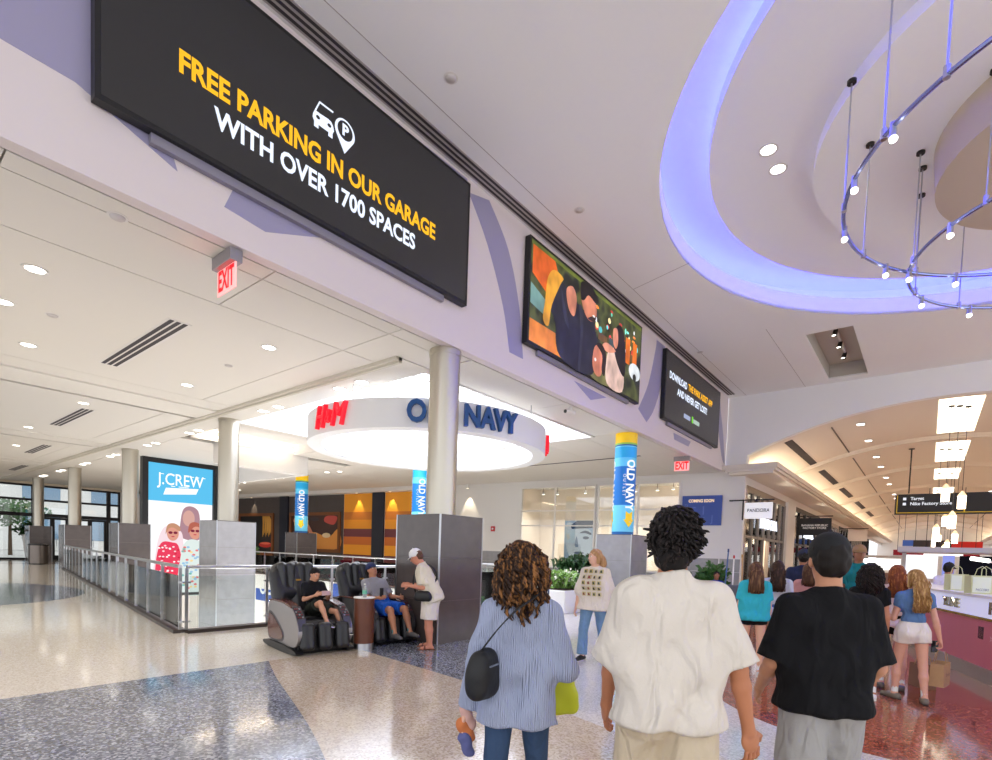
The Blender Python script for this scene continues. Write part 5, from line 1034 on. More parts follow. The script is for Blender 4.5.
# ================================================================== PEOPLE
TAN, FAIR, BRN = (196,140,108), (226,176,150), (158,106,80)
tee_c = cloth('cream_tee',(220,211,199)); khaki = cloth('khaki',(206,190,164)); blk = cloth('black',(20,20,23),.1); gry = cloth('grey_sweat',(164,162,160)); lil = cloth('lilac_knit',(168,176,202),.2,90,.06,30); denim = cloth('dark_denim',(58,78,108)); jean = cloth('light_jean',(112,142,176))
J1 = person('dark haired person in oversized cream t-shirt walking away in the foreground',2.3,.86,.62,1.82,(190,126,92),
    dict(hyaw=-.45,hpitch=-.05,lean=.03,arms=[((-.16,.25,-1),(.02,.6,-1)),((.34,-.12,-1),(.26,.12,-1))],legs=[((-.05,.3,-1),(-.02,-.1,-1)),((.06,-.15,-1),(.02,-.4,-1))],handscale=1.12,hands=[None,dict(n=(.45,-1,0),curl=.6)]),
    dict(m=tee_c,loose=.04,sleeve=.96,hem=.05,flare=.022,sflare=.03,fold=.016),dict(m=khaki,len=1.9,loose=.035,flare=.02),((226,224,220),(240,240,240)),('bushy',(24,20,20),(52,42,40)),res=.010,build=1.02)
J2 = person('person in black cap, black t-shirt and grey shorts walking away in the foreground',3.14,.38,.58,1.74,TAN,
    dict(hyaw=-.12,arms=[((-.24,.05,-1),(.1,.8,-.7)),((.26,.0,-1),(-.2,.7,-.75))],legs=[((-.06,-.12,-1),(0,-.25,-1)),((.06,.22,-1),(0,-.05,-1))]),
    dict(m=blk,loose=.032,sleeve=.92,hem=.03,flare=.02,sflare=.02,fold=.011),dict(m=gry,len=.95,loose=.022,flare=.04),((230,228,226),(245,245,245)),('short',(26,20,18)),res=.010,build=1.04,cap_=((17,18,21),1))
J3 = person('curly haired person in lilac cardigan and dark jeans with black sling bag walking away',2.14,1.56,.58,1.66,FAIR,
    dict(hyaw=-.35,twist=-.1,lean=.04,arms=[((-.26,-.1,-1),(-.2,.12,-1)),((.34,-.1,-1),(-.15,1,-.15))],legs=[((-.05,-.12,-1),(0,-.35,-1)),((.05,.28,-1),(0,-.12,-1))]),
    dict(m=lil,name='cardigan',loose=.018,sleeve=1.92,hem=.1,flare=.028,sflare=.006,fold=.012),dict(m=denim,len=1.95,loose=.002,flare=.004),((40,40,44),(230,230,230)),('ringlet',(44,27,18),(160,108,60)),res=.010,fem=True,build=.93)
J4 = person('walking person in cream t-shirt with printed squares and blue jeans',7.22,3.9,math.radians(190),1.7,FAIR,
    dict(hyaw=-.75,arms=[((-.2,-.2,-1),(-.1,.1,-1)),((.24,.1,-1),(.12,.2,-1))],legs=[((-.04,-.2,-1),(0,-.38,-1)),((.04,.3,-1),(0,.06,-1))]),
    dict(m=cloth('print_tee',(226,214,202)),loose=.05,sleeve=1.0,hem=.1,flare=.05,sflare=.03),dict(m=jean,len=1.95,loose=.012,flare=.03),((34,32,36),(200,196,190)),('bob',(172,128,86),(204,168,124)),res=.014,fem=True,face=True,build=1.1)
# squares printed on that shirt
shirt = [c for c in J4['t'].children if c.name.startswith('shirt')][0]; sv = np.array([v.co[:] for v in shirt.data.vertices])
def front(sv, x, z, r=.03, fwd=1):
    d = np.hypot(sv[:,0]-x, sv[:,2]-z); k = d < r; return (sv[k,1]*fwd).max()*fwd if k.any() else 0
rd = random.Random(3)
for r_ in range(5):
    for c in range(4):
        x, z = -.125+.08*c, 1.35-.085*r_; P = [(x+a,front(sv,x+a,z+b)+.004,z+b) for a, b in ((-.03,-.03),(.03,-.03),(.03,.03),(-.03,.03))]
        col = rd.choice([(206,190,140),(196,176,120),(214,200,160)]); pr = MB().add(P,[(0,1,2,3)]).build('print_square', mat('pr_%d' % col[0],col,.8), shirt)
        Q = [(x+a,front(sv,x+a,z+b)+.007,z+b) for a, b in ((-.016,-.018),(.014,-.02),(.018,.012),(-.004,.02))]; col = rd.choice([(60,50,46),(130,60,50),(70,80,60)]); MB().add(Q,[(0,1,2,3)]).build('print_mark', mat('pm_%d' % col[0],col,.8), shirt)
J5 = person('person in white cap, cream shirt and pale shorts leaning beside the massage chair',5.95,6.17,2.3,1.64,(206,138,112),
    dict(lean=.33,hpitch=-.35,back=-.04,arms=[((-.16,-.15,-1),(.25,.8,.05)),((.16,-.1,-1),(-.2,.8,.05))],legs=[((-.06,.06,-1),(0,-.1,-1)),((.06,.12,-1),(0,-.04,-1))]),
    dict(m=cloth('cream_shirt',(224,214,194),.2,60,.12),loose=.045,sleeve=.85,hem=.09,flare=.03,sflare=.02),dict(m=cloth('pale_shorts',(224,214,204)),len=.92,loose=.03,flare=.03),((112,66,48),(0,0,0)),('short',(92,62,46)),res=.014,build=1.45,face=True,cap_=((232,230,228),1),sandals=True)
J8 = person('person with long straight brown hair in turquoise t-shirt and black shorts',7.98,1.84,.35,1.58,FAIR,dict(legs=[((-.04,.12,-1),(0,-.12,-1)),((.04,-.05,-1),(0,-.15,-1))]),
    dict(m=cloth('turquoise',(56,178,196)),loose=.03,sleeve=.75,hem=.03,flare=.02,sflare=.02),dict(m=blk,len=.28,loose=.012),((228,226,226),(250,250,250)),('long',(78,50,34),(142,104,72),.95),res=.015,fem=True,sock=(.1,(236,236,236)))
person('person with dark wavy hair in pale grey top behind the turquoise t-shirt',8.75,1.72,.3,1.6,(190,130,100),dict(),dict(m=cloth('pale_grey',(196,198,210)),loose=.02,sleeve=.6,hem=.03),dict(m=cloth('blue_shorts',(70,96,150)),len=.4,loose=.015),((60,60,66),(230,230,230)),('wavy',(50,32,24),(92,62,44),.85),res=.016,fem=True,sock=(.1,(236,236,236)))
person('person with brown ponytail hair in pink top beside the black cap',9.45,1.42,.2,1.58,FAIR,dict(),dict(m=cloth('rose',(206,150,150)),loose=.02,sleeve=.6,hem=.03),dict(m=denim,len=1.9),((60,60,66),(230,230,230)),('long',(70,44,30),(110,76,50),.7),res=.018,fem=True)
person('person in dark navy cap deep in the queue',10.4,1.66,.2,1.8,BRN,dict(),dict(m=cloth('navy_tee',(38,44,70)),loose=.03,sleeve=.8,hem=.06),dict(m=denim,len=1.9),((40,40,44),(220,220,220)),('short',(24,18,16)),res=.018,cap_=((26,34,58),1))
person('tall person in teal shirt and tan cap deep in the queue',10.95,.92,2.6,1.9,BRN,dict(hyaw=.9),dict(m=cloth('teal_tee',(28,120,128)),loose=.03,sleeve=.8,hem=.06),dict(m=denim,len=1.9),((40,40,44),(220,220,220)),('short',(24,18,16)),res=.018,cap_=((150,116,80),1))
person('person with thick black curly hair between the black cap and the white shorts',7.62,.52,.3,1.6,(186,126,98),dict(legs=[((-.04,-.1,-1),(0,-.2,-1)),((.04,.15,-1),(0,-.1,-1))]),dict(m=blk,loose=.015,sleeve=.5,hem=.02),dict(m=cloth('grey_shorts',(90,90,98)),len=.35),((228,226,226),(250,250,250)),('curly',(22,15,14),(50,34,30)),res=.015,fem=True,sock=(.1,(236,236,236)))
person('person with red wavy hair in pale pink top and black shorts',8.55,.3,.2,1.6,(222,168,150),dict(legs=[((-.04,.1,-1),(0,-.1,-1)),((.05,-.05,-1),(0,-.1,-1))]),dict(m=cloth('pale_pink',(232,208,210)),loose=.02,sleeve=1.5,hem=.02),dict(m=blk,len=.3),((96,92,90),(60,60,60)),('wavy',(112,54,26),(176,104,54),.75),res=.015,fem=True,sock=(.14,(240,240,240)))
J15 = person('person with long blonde hair in blue top and white shorts holding a paper bag',7.95,.1,.42,1.56,(222,166,142),dict(hyaw=.35,arms=[((-.2,.1,-1),(.1,.9,.1)),((.3,-.02,-1),(.3,.1,-1))],legs=[((-.06,.2,-1),(-.02,-.02,-1)),((.06,-.12,-1),(.02,-.2,-1))],feet=[(-.5,1,0),(.3,1,0)],hands=[None,dict(n=(1,0,.2),curl=1.2)]),
    dict(m=cloth('sky_blue',(92,124,170)),loose=.006,sleeve=.45,hem=-.1,sflare=.004,fold=.002),dict(m=cloth('white_shorts',(232,222,214)),len=.3,loose=.014,flare=.02),((120,112,100),(70,66,60)),('wavy',(146,106,60),(214,174,116),1.0),res=.013,fem=True,sock=(.11,(238,236,232)))
person('worker in white shirt and black cap behind the pink counter',14.7,-.28,-.6,1.68,(170,116,92),dict(lean=.15,arms=[((-.3,.4,-1),(-.1,1,-.2)),((.35,.5,-.8),(.3,1,-.3))]),dict(m=cloth('white_shirt',(232,226,232)),loose=.035,sleeve=.9,hem=.06),dict(m=blk,len=1.9),((30,30,30),(30,30,30)),('short',(20,16,16)),res=.018,cap_=((16,16,20),1),build=1.15)
person('seated worker in blue top behind the yellow cart',15.6,4.62,3.6,1.6,BRN,dict(hip=.48,legs=[((-.1,1,-.1),(0,0,-1)),((.1,1,-.1),(0,0,-1))],arms=[((-.15,.3,-1),(.2,.9,-.1)),((.15,.3,-1),(-.2,.9,-.1))]),dict(m=cloth('royal_blue',(36,60,150)),loose=.02,sleeve=.7,hem=.05),dict(m=denim,len=1.9),((40,40,44),(40,40,44)),('short',(24,18,18)),res=.018,fem=True,face=True)
st = thing('stool','low dark stool under the seated worker in blue','stool',(15.6,4.62,0)); MB().cyl((0,0,.33),(0,0,.39),.18,.18,20).build('seat',m_black,st)
for k in range(4): a = .78+k*1.57; MB().cyl((math.cos(a)*.13,math.sin(a)*.13,.33),(math.cos(a)*.19,math.sin(a)*.19,0),.016,n=8).build('leg',m_steel,st)
# ================================================================== MASSAGE CHAIRS
m_lea = mat('black_leather',(26,26,30),.38,bump=.12,bscale=60,spec=.6); m_sil = mat('silver_shell',(150,146,146),.32,metal=.55); m_dsil = mat('dark_shell',(74,72,76),.32,metal=.5); m_wdp = mat('walnut_gloss',(92,48,38),.25,coat=.5,var=.2,vscale=6)
def massage_chair(x, y, yaw, label, shell):
    t = thing('massage_chair', label, 'massage chair', (x,y,0), yaw-math.pi/2, 'massage chairs')
    side = spline([(-.58,.14),(-.62,.45),(-.57,.68),(-.4,.735),(0,.725),(.3,.67),(.48,.52),(.56,.32),(.5,.16),(.3,.1),(-.4,.1)],6)
    inl = spline([(-.57,.2),(-.58,.45),(-.5,.52),(-.26,.42),(-.02,.26),(-.06,.17),(-.4,.15)],5)
    for s in (-1,1):
        f_ = lambda u,v,w: (s*w,u,v)
        sp_ = MB().prism(side,.3,.42,f_).build('side_shell',shell,t,smooth='auto',bevel=.02)
        MB().prism(inl,.418,.428,f_).build('wood_inlay',m_wdp,sp_); MB().prism(spline([(-.595,.18),(-.605,.47),(-.51,.56),(-.24,.46),(.03,.27),(-.03,.14),(-.4,.12)],5),.415,.422,f_).build('inlay_rim',m_dsil,sp_)
        MB().prism([(-.56,.735),(-.4,.752),(0,.745),(.3,.692),(.3,.665),(0,.715),(-.4,.725),(-.56,.7)],.28,.43,f_).build('armrest_top',m_wdp,t,bevel=.01)
        cpn = MB().prism([(.3,.694),(.5,.53),(.56,.36),(.54,.35),(.47,.5),(.29,.67)],.29,.41,f_).build('control_panel',m_dsil,t)
        for k in range(4):
            for c in range(3): 
                q = (.345+.045*k,.655-.036*k); MB().box((s*(.315+.032*c),q[0]-.009,q[1]-.005),(s*(.333+.032*c),q[0]+.009,q[1]+.014)).build('button',mat('btn_red',(120,36,44),.4) if (k+c)%3 else mat('btn_grey',(150,150,156),.4),cpn)
    MB().prism([(-.58,.0),(.4,.0),(.45,.05),(.4,.1),(-.56,.1)],-.4,.4,lambda u,v,w:(w,u,v)).build('base',m_black,t,bevel=.015)
    for s in (-1,1): MB().prism(spline([(-.64,.03),(-.62,.1),(0,.11),(.5,.07),(.52,.02),(0,.0)],4),.34,.46,lambda u,v,w:(s*w,u,v)).build('skid',m_black,t)
    A = lambda *v: np.array(v,float)
    sobj('seat',[([cap((-.18,-.3,.36),(.18,-.3,.36),.12,k=.05),cap((-.18,.1,.38),(.18,.1,.38),.11,k=.08),cap((-.18,.34,.38),(.18,.34,.38),.1,k=.08)],.016,folds(.004,(30,20,9)))],m_lea,t)
    sobj('backrest',[([cap((-.22,-.34,.45),(.22,-.34,.45),.13,k=.05,flat=((0,1,.5),.8)),cap((-.24,-.55,.8),(.24,-.55,.8),.14,k=.12),cap((-.22,-.72,1.16),(.22,-.72,1.16),.13,k=.12),cap((-.3,-.38,.5),(-.29,-.66,1.1),.1,.11,k=.05),cap((.3,-.38,.5),(.29,-.66,1.1),.1,.11,k=.05)],.016,folds(.005,(26,16,8)))],m_lea,t)
    sobj('back_core',[([cap((-.2,-.45,.5),(-.2,-.68,1.2),.11,k=.05),cap((.2,-.45,.5),(.2,-.68,1.2),.11,k=.05),cap((0,-.42,.5),(0,-.68,1.2),.13,k=.05)],.018,None)],m_lea,t)
    pl = sobj('back_pad',[([cap((xx,-.5,.8-.06*(xx == 0)),(xx*1.1,-.6,1.24),.06,.075,k=.035) for xx in (-.2,-.07,.07,.2)],.012,folds(.008,(46,10,8)))],m_lea,t)
    MB().box((-.04,-.475,1.02),(.04,-.465,1.045)).build('logo_patch',mat('logo_gold',(190,140,50),.4),pl)
    for xx in (-.27,0,.27): sobj('leg_rest',[([cap((xx-.045,.54,.13),(xx-.045,.5,.4),.068,k=.04),cap((xx+.045,.54,.13),(xx+.045,.5,.4),.068,k=.04)],.012,None)],m_lea,t)
    MB().box((-.38,.38,.06),(.38,.48,.36)).build('footrest_frame',m_black,t)
    if shell is m_dsil: MB().box((.42,-.6,.6),(.49,-.42,.72)).build('coin_box',m_black,t)
    return t
massage_chair(4.61,7.39,math.radians(-98),'black massage chair with silver sides and a child in it',m_sil)
massage_chair(5.83,7.33,math.radians(-95),'black massage chair with dark sides between wooden table and plinth',m_dsil)
J6 = person('child in black t-shirt seated in the silver massage chair using a phone',4.7,7.36,math.radians(-92),1.38,(206,150,120),dict(hip=.6,back=-.04,lean=-.2,hpitch=-.45,arms=[((-.25,.35,-.8),(.35,.8,.35)),((.25,.35,-.8),(-.35,.8,.35))],legs=[((-.28,1,-.05),(-.25,.55,-1)),((.12,1,.42),(-.1,.5,-.9))],feet=[(-.2,1,-.1),(-.2,1,-.2)]),
    dict(m=cloth('kid_black',(24,24,28)),loose=.02,sleeve=.8,hem=.03),dict(m=cloth('kid_shorts',(42,46,40)),len=.7,loose=.025,flare=.02),((30,30,34),(226,222,216)),('short',(22,16,15)),res=.012,face=True)
J7 = person('person in navy cap, grey t-shirt and blue shorts reclining in the second massage chair',5.83,7.3,math.radians(-90),1.68,(190,130,100),dict(hip=.58,back=.12,lean=-.5,hpitch=.25,hyaw=.05,arms=[((-.2,.55,-.8),(.1,1,.05)),((.2,.5,-.8),(-.05,1,.12))],legs=[((-.16,1,.0),(-.02,.38,-1)),((.16,1,.0),(.02,.38,-1))],feet=[(-.1,1,-.1),(.1,1,-.1)]),
    dict(m=cloth('grey_tee',(156,154,162)),loose=.02,sleeve=.8,hem=.05,sflare=.015),dict(m=cloth('bright_blue',(28,88,190)),len=.85,loose=.025,flare=.02),((92,88,88),(70,66,66)),('short',(26,20,18)),res=.013,build=1.2,face=True,cap_=((28,40,84),1),sock=(.08,(90,150,150)))
def phone(J, name, label, col, dz=0):
    p = (J['wr'][0]+J['wr'][1])/2 if name == 2 else J['wr'][1]
    q = toworld(J,p+J['fw']*.1+np.array([0,0,.02+dz])); t = thing('phone', label, 'phone', q, J['yaw']-math.pi/2)
    MB().box((-.07 if name == 2 else -.036,-.006,-.036 if name == 2 else -.07),(.07 if name == 2 else .036,.006,.036 if name == 2 else .07)).build('case', mat('phone_%d' % col[0],col,.4), t, bevel=.004); MB().box((-.064 if name == 2 else -.032,-.008,-.031 if name == 2 else -.064),(.064 if name == 2 else .032,-.006,.031 if name == 2 else .064)).build('glass', mat('phone_glass',(24,26,32),.1), t)
phone(J6,2,"phone held in both hands by the seated child",(206,170,170)); phone(J7,1,'dark phone held by the reclining person',(30,30,36),.03)
phone(J15,1,'black phone in the hand of the blonde haired person',(14,14,16),-.12)
# wooden side table and bottle
t = thing('side_table','round walnut pedestal table between the massage chairs','table',(5.19,6.82,0)); MB().cyl((0,0,.1),(0,0,.8),.155,.155,36).build('drum',mat('walnut',(104,58,38),.4,var=.25,vscale=4),t,smooth='auto'); MB().cyl((0,0,0),(0,0,.1),.158,.158,36).build('kick_band',m_steel,t,smooth='auto'); MB().cyl((0,0,.8),(0,0,.815),.165,.165,36).build('top',m_white,t)
t = thing('water_bottle','clear plastic bottle with green label on the wooden table','bottle',(5.17,6.79,.815)); MB().lathe([(.001,0),(.032,0),(.034,.02),(.034,.13),(.014,.17),(.013,.19),(.001,.19)],n=20).build('bottle_body',mat('bottle_clear',(226,236,236),.08,trans=.7),t,smooth='auto'); MB().lathe([(.0345,.05),(.036,.05),(.036,.11),(.0345,.11)],n=20).build('label_band',mat('label_green',(110,190,160),.5),t); MB().lathe([(.001,.215),(.016,.213),(.016,.19),(.001,.19)],n=14).build('bottle_cap',m_white,t)
# ================================================================== BAGS
def bag_strap(J, pts, w, m, parent_loc, name='strap'): pass
def sling(J, label, bagc, size, pts, m, facing=0, lab2=None):
    c = toworld(J, np.array(bagc)); t = thing('sling_bag', label, 'bag', c, J['yaw']-math.pi/2+facing); a, b, d = size
    sobj('pouch',[([cap((-a,0,-b*.45),(a,0,-b*.45),d,k=.05),cap((-a,0,0),(a,0,0),d*1.05,k=.05),cap((-a*.7,0,b*.45),(a*.7,0,b*.45),d*.8,k=.06)],.008,folds(.003,(40,24,12)))],m,t)
    MB().box((-a*.8,-d-.004,b*.25),(a*.8,-d+.004,b*.3)).box((-a*.8,d-.004,b*.25),(a*.8,d+.004,b*.3)).build('zip',m_steel,t)
    inv = Matrix.Rotation(-(J['yaw']-math.pi/2+facing),3,'Z'); P = [inv@(toworld(J,np.array(p))-c) for p in pts]; P = [tuple(q) for q in P]
    S = spline(P,5,False); mb = MB()
    for p, q in zip(S,S[1:]): mb.bar(p,Vector(q)+(Vector(q)-Vector(p))*.1,.028,.006)
    mb.build('strap',m,t); return t
w3 = J3; H3 = J3
b0 = lambda J,r,f,u: tuple(J['pel']+J['rt']*r+J['fw']*f+J['up']*u)
sling(J3,'black sling bag at the hip of the lilac cardigan',b0(J3,-.15,-.15,.16),(.055,.16,.055),[b0(J3,-.16,-.16,.27),b0(J3,-.08,-.165,.38),b0(J3,.0,-.155,.47),b0(J3,.07,-.115,.53),b0(J3,.09,-.02,.572),b0(J3,.05,.09,.53),b0(J3,-.08,.17,.4),b0(J3,-.2,.12,.27),b0(J3,-.24,.0,.25)],mat('bag_black',(22,22,24),.6,bump=.1),1.2)
sling(J5,'black crossbody bag at the side of the leaning person',b0(J5,-.26,.1,.05),(.09,.09,.045),[b0(J5,-.25,-.02,.12),b0(J5,-.14,-.17,.24),b0(J5,.0,-.17,.38),b0(J5,.09,-.1,.49),b0(J5,.1,.0,.53),b0(J5,.05,.12,.46),b0(J5,-.08,.2,.3),b0(J5,-.2,.2,.14)],mat('bag_black2',(20,20,22),.5,bump=.08),1.3)
q = toworld(J3, J3['wr'][1]+J3['fw']*.12+J3['rt']*.02); t = thing('shopping_pouch','yellow green pouch hanging in front of the lilac cardigan','bag',(q.x,q.y,q.z-.3),J3['yaw']-math.pi/2)
sobj('pouch',[([cap((-.04,0,.06),(.04,.01,.06),.052,k=.05),cap((-.035,0,.13),(.035,0,.13),.05,k=.05),cap((-.02,0,.2),(.02,0,.2),.04,k=.05)],.009,folds(.007,(50,30,14)))],mat('pouch_lime',(206,214,40),.6),t); MB().tube([(-.04,0,.22),(-.02,0,.29),(0,0,.31),(.02,0,.29),(.04,0,.22)],.006,6).build('handle',mat('pouch_lime',(206,214,40),.6),t)
q = toworld(J3, J3['wr'][0]+np.array([0,0,-.05])); t = thing('scarf_bundle','patterned orange and blue scarf held low in the left hand','scarf',(q.x,q.y,q.z-.12),J3['yaw']-math.pi/2)
for k,(c,zz) in enumerate((((206,120,70),.05),((96,100,150),-.02),((214,170,160),.12))): sobj('fold',[([cap((-.02+.01*k,0,zz+.05),(.015,.02,zz-.03),.034,.03,.03)],.007,folds(.008,(60,40,20),k))],mat('scarf_%d' % c[0],c,.9),t)
q = toworld(J1, J1['pel']+J1['rt']*.22+J1['fw']*.02-J1['up']*.1); t = thing('pocket_phone','brown cased phone sticking out of the khaki trouser pocket','phone',q,J1['yaw']-math.pi/2+1.2); MB().box((-.04,-.01,-.09),(.04,.01,.09)).build('case',mat('case_brown',(104,66,40),.4),t,bevel=.01); MB().box((-.035,.01,-.08),(.035,.012,.08)).build('back_plate',mat('case_amber',(150,96,50),.3),t)
# paper bag in the blonde girl's hand
q = toworld(J15, J15['wr'][1]+np.array([.02,.06,-.1])); t = thing('paper_bag','brown paper shopping bag held by the blonde haired person','bag',(q.x+.03,q.y-.03,q.z-.45),-.2)
def paper_bag(t, w, d, h_, m, hm):
    bl = MB().add([(-w,-d,0),(w,-d,0),(w,d,0),(-w,d,0),(-w*1.05,-d*.9,h_),(w*1.05,-d*.9,h_),(w*1.05,d*.9,h_),(-w*1.05,d*.9,h_),(-w*.97,0,h_*.5),(w*.97,0,h_*.5)],[(0,3,2,1),(0,1,5,4),(2,3,7,6),(1,2,9),(2,6,9),(6,5,9),(5,1,9),(3,0,8),(0,4,8),(4,7,8),(7,3,8)]); bl.build('bag_body',m,t)
    for s in (-1,1): MB().tube([(-w*.4,s*d*.9,h_-.02),(-w*.3,s*d*.6,h_+.1),(0,s*d*.4,h_+.14),(w*.3,s*d*.6,h_+.1),(w*.4,s*d*.9,h_-.02)],.005,5).build('handle',hm,t)
kraft = mat('kraft_paper',(186,150,110),.8,var=.08); paper_bag(t,.15,.07,.27,kraft,kraft); text('bag_print','Pandora',mat('ink_brown',(120,90,70),.7),plane_fn((0,-.075,.14),(1,0,0),(0,0,1)),t,size=.06)
t = thing('sandwich_bag','second brown bag on floor behind the blonde haired person','bag',(9.0,-.02,0),.5); paper_bag(t,.16,.08,.3,mat('kraft_dark',(140,106,84),.8),kraft)
# ================================================================== COUNTER DRESSING
for px, s_, w_, sz in ((951,'YLINE',.62,.2),(996,'Hou',.34,.24)): text('band_lettering', s_, m_chrome, counter_fn(s_at(px),1.035), kc, size=sz, bold=.004, extrude=.012, width=w_)
for px, hgt, wd_, c in ((941,.5,.1,(206,206,214)),(979,.46,.12,(120,112,116)),(1015,.5,.12,(120,112,116))):
    fn = counter_fn(s_at(px),.3,.0)
    MB().prism(rect(-wd_,0,wd_,hgt*.6),0,.006,fn).build('bottle_print',mat('bp_%d' % c[0],c,.3,metal=.5),kc); MB().prism(rect(-wd_*.7,hgt*.62,wd_*.7,hgt),0,.006,fn).build('bottle_cap_print',mat('bpc_%d' % c[0],tuple(int(v*.75) for v in c),.25,metal=.7),kc)
fn = counter_fn(s_at(990),.62,.0); MB().prism([(.07*(1 if k%2 == 0 else .3)*math.cos(k*math.pi/5),.07*(1 if k%2 == 0 else .3)*math.sin(k*math.pi/5)) for k in range(10)],0,.006,fn).build('star_print',mat('star_pink',(236,200,206),.5),kc)
gpap = mat('pale_green_bag',(206,206,160),.7,var=.05)
for px, w_, h_, l, tx in ((938,.13,.27,'left pale green paper bag on the pink counter',None),(963,.2,.27,'right pale green paper bag with blue print on the pink counter','PACCOBO')):
    p = counter_fn(s_at(px),1.21,-.18)(0,0); t = thing('paper_bag',l,'bag',p,math.radians(-60)); paper_bag(t,w_,.08,h_,gpap,gpap); MB().box((-w_*.95,-.082,.02),(w_*.25,-.08,h_*.92)).build('print_panel',mat('bag_panel',(222,226,206),.7),t)
    if tx: text('bag_print',tx,mat('ink_navy',(60,70,130),.7),plane_fn((-w_*.3,-.084,.06),(1,0,0),(0,0,1)),t,size=.05,width=.17)
p = counter_fn(s_at(973),1.21,-.3)(0,0); t = thing('desk_lamp','curved white desk lamp on the counter behind the bags','lamp',p); MB().cyl((0,0,0),(0,0,.02),.08,.08,16).build('base',m_white,t); MB().tube([(0,0,.02),(.02,0,.2),(.0,.05,.36),(-.06,.14,.46),(-.12,.24,.5)],.011,8).build('arm',m_white,t,smooth='auto'); MB().cyl((-.1,.2,.49),(-.2,.4,.52),.03,.03,12).build('head',emis('desk_glow',(255,250,245),3),t)
rd = random.Random(12)
for k,px in enumerate((984,989,1000,1010,1020)):
    p = counter_fn(s_at(px),1.21,-.2-.1*(k%2))(0,0); c = rd.choice([(60,110,80),(190,60,60),(226,226,230),(40,40,44)]); h_ = rd.uniform(.08,.18)
    t = thing('cosmetic_bottle',['red jar at right on the counter','dark bottle at right edge of the counter','pale bottle on the counter','green bottle on the counter','slim jar on the counter'][k],'bottle',p); MB().lathe([(.001,0),(.035,0),(.037,h_*.7),(.015,h_*.8),(.015,h_),(.001,h_)],n=16).build('body',mat('cos_%d' % c[0],c,.3),t,smooth='auto'); MB().cyl((0,0,h_),(0,0,h_+.03),.018,n=10).build('stopper',m_black,t)
for k,(x,y,z0_,c,l) in enumerate(((13.2,-1.35,1.45,(30,70,56),'upper small dark green price screen at right edge'),(12.6,-1.3,1.2,(36,60,50),'lower small dark green price screen at right edge'))):
    t = thing('price_screen',l,'screen',(x,y,0),.3); MB().cyl((0,0,0),(0,0,z0_),.03,n=10).build('stand',m_steel,t); MB().box((-.02,-.16,z0_),(.02,.16,z0_+.28)).build('case',m_black,t); MB().box((-.024,-.14,z0_+.02),(-.02,.14,z0_+.26)).build('display',emis('pscr%d' % k,c,.7),t); text('price_text','80',emis('pscr_y',(220,210,40),.8),plane_fn((-.027,0,z0_+.14),(0,-1,0),(0,0,1)),t,size=.12)
# ================================================================== PLANTERS AND CART
def trough(x0, y0, x1, y1, h_, label, leaf, flowers, seed, size=.2, n=700, col=(236,234,232)):
    t = thing('planter_box', label, 'planter', ((x0+x1)/2,(y0+y1)/2,0)); a, b = (x1-x0)/2, (y1-y0)/2
    MB().box((-a,-b,0),(a,b,h_)).build('trough',mat('trough_%d' % col[1],col,.4),t,bevel=.03); MB().box((-a+.05,-b+.05,h_),(a-.05,b-.05,h_+.02)).build('soil',mat('soil',(60,44,34),.9),t)
    leaf_cloud(n,(0,0,h_+.22),(a*.95,b*.95,.28),size,seed).build('foliage',leaf,t,kind='stuff')
    rd = random.Random(seed); mb = MB()
    for k in range(70):
        px, py = rd.uniform(-a,a)*.9, rd.uniform(-b,b)*.9; an = rd.uniform(0,6.28); d = Vector((math.cos(an),math.sin(an),0)); l = rd.uniform(.2,.42); w = d.cross(Vector((0,0,1)))*.05; P = [Vector((px,py,h_+.1))+d*(l*s)+Vector((0,0,.55*(s*1.6-s*s*1.0))) for s in (0,.35,.7,1)]
        mb.add([P[0]-w*.2,P[0]+w*.2,P[1]-w,P[1]+w,P[2]-w*.8,P[2]+w*.8,P[3]],[(0,1,3,2),(2,3,5,4),(4,5,6)])
    mb.build('broad_leaves',leaf,t,kind='stuff')
    if flowers: leaf_cloud(220,(0,0,h_+.32),(a*.95,b*.95,.2),.1,seed+9).build('blossoms',mat('blossom',(240,240,226),.6),t,kind='stuff')
    return t
trough(12.0,7.35,13.7,8.35,.62,'white planter box with white flowers in front of the shop windows',m_leafl,True,21,.15,600)
trough(15.3,8.9,18.2,10.2,.95,'taller pale green planter with big dark leaves behind the flowers',m_leafd,False,31,.3,800,(200,214,186))
pot(8.25,7.05,0,'small white pot with green plant beside the dark plinth',h=.42,r=.17,fol=(.18,.18,.14),n=220,size=.1,m=m_leaf,seed=4)
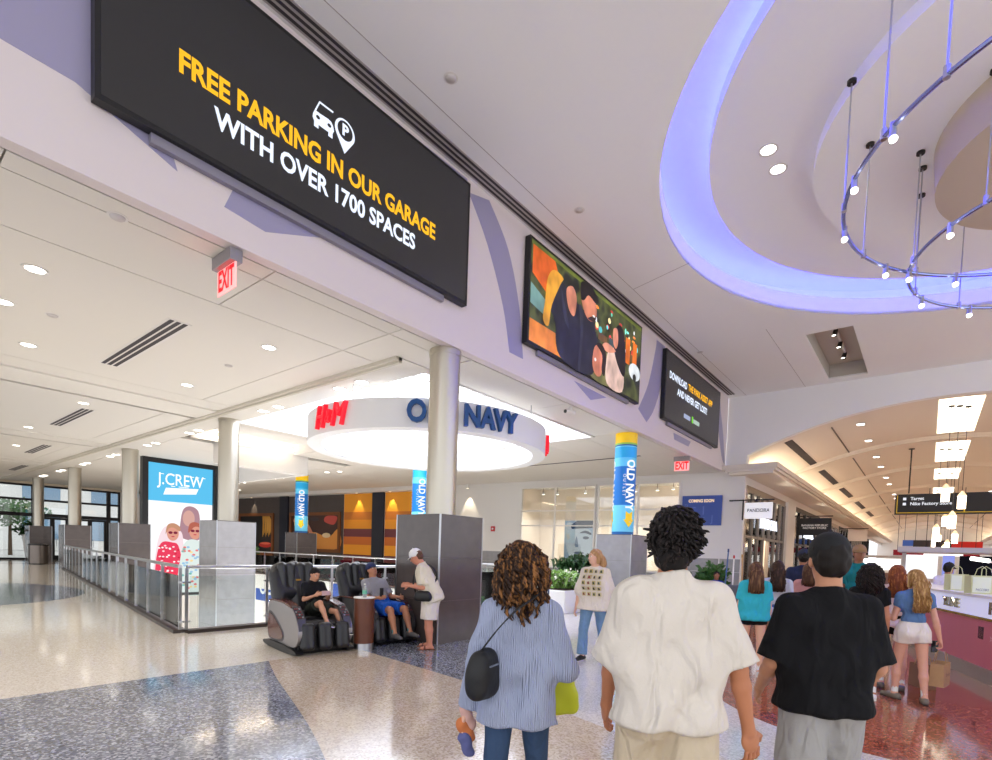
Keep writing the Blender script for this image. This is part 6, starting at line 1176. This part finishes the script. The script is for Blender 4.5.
pot(16.3,5.9,0,'dark leafy potted plant behind the cart',h=.6,r=.25,fol=(.5,.5,.35),n=300,size=.25,m=m_leafd,seed=8); pot(17.5,5.3,0,'tall green potted plant right of the seated worker',h=.7,r=.25,fol=(.45,.45,.45),n=300,size=.25,m=m_leaf,seed=11)
pot(14.9,30.2,0,'small green plant in white pot on far side of the opening',h=.95,r=.3,fol=(.42,.42,.38),n=260,size=.24,m=m_leaf,seed=14)
ct = thing('cleaning_cart','yellow cleaning cart with upright handles beside the seated worker','cart',(14.6,3.92,0),.3)
MB().box((-.4,-.3,.15),(.4,.3,.22)).build('deck',m_black,ct); MB().box((-.12,-.28,.22),(.38,.28,.75)).build('bucket',mat('cart_yellow',(236,190,30),.45),ct,bevel=.03); MB().box((-.4,-.28,.22),(-.16,.28,.95)).build('bin',mat('cart_grey',(90,92,100),.6),ct,bevel=.02)
for k in range(4): MB().cyl((.32*(1 if k%2 else -1),.28*(1 if k > 1 else -1)-.02,.07),(.32*(1 if k%2 else -1),.28*(1 if k > 1 else -1)+.02,.07),.07,n=14).build('wheel',m_black,ct)
for k,(a,c,hh_) in enumerate((((-.3,.2),(70,96,140),1.78),((-.25,.0),(236,232,230),1.62),((-.2,-.25),(200,160,110),1.65))):
    hd_ = MB().cyl((a[0],a[1],.3),(a[0]-.03,a[1]+.06*(k-1),hh_),.017,n=8).build('handle',mat('hdl_%d' % c[0],c,.5),ct); MB().cyl((a[0]-.03,a[1]+.06*(k-1),hh_),(a[0]-.03,a[1]+.06*(k-1),hh_+.08),.022,n=8).build('grip',mat('grip_%d' % k,[(40,60,110),(190,30,40),(180,140,90)][k],.5),hd_)
bl_ = thing('bent_barrier','curved blue grey tube hoop standing by the planter','barrier',(11.2,7.75,0),.4)
MB().tube([(0,.35*math.cos(a),.62+.35*math.sin(a)) for a in np.linspace(-1.3,1.3+math.pi,30)],.025,8).build('hoop',mat('hoop_blue',(70,84,110),.35,metal=.4),bl_,smooth='auto'); MB().box((-.15,-.2,0),(.15,.2,.03)).build('foot',m_black,bl_); MB().cyl((0,0,.03),(0,0,.3),.025,n=8).build('stem',m_black,bl_)
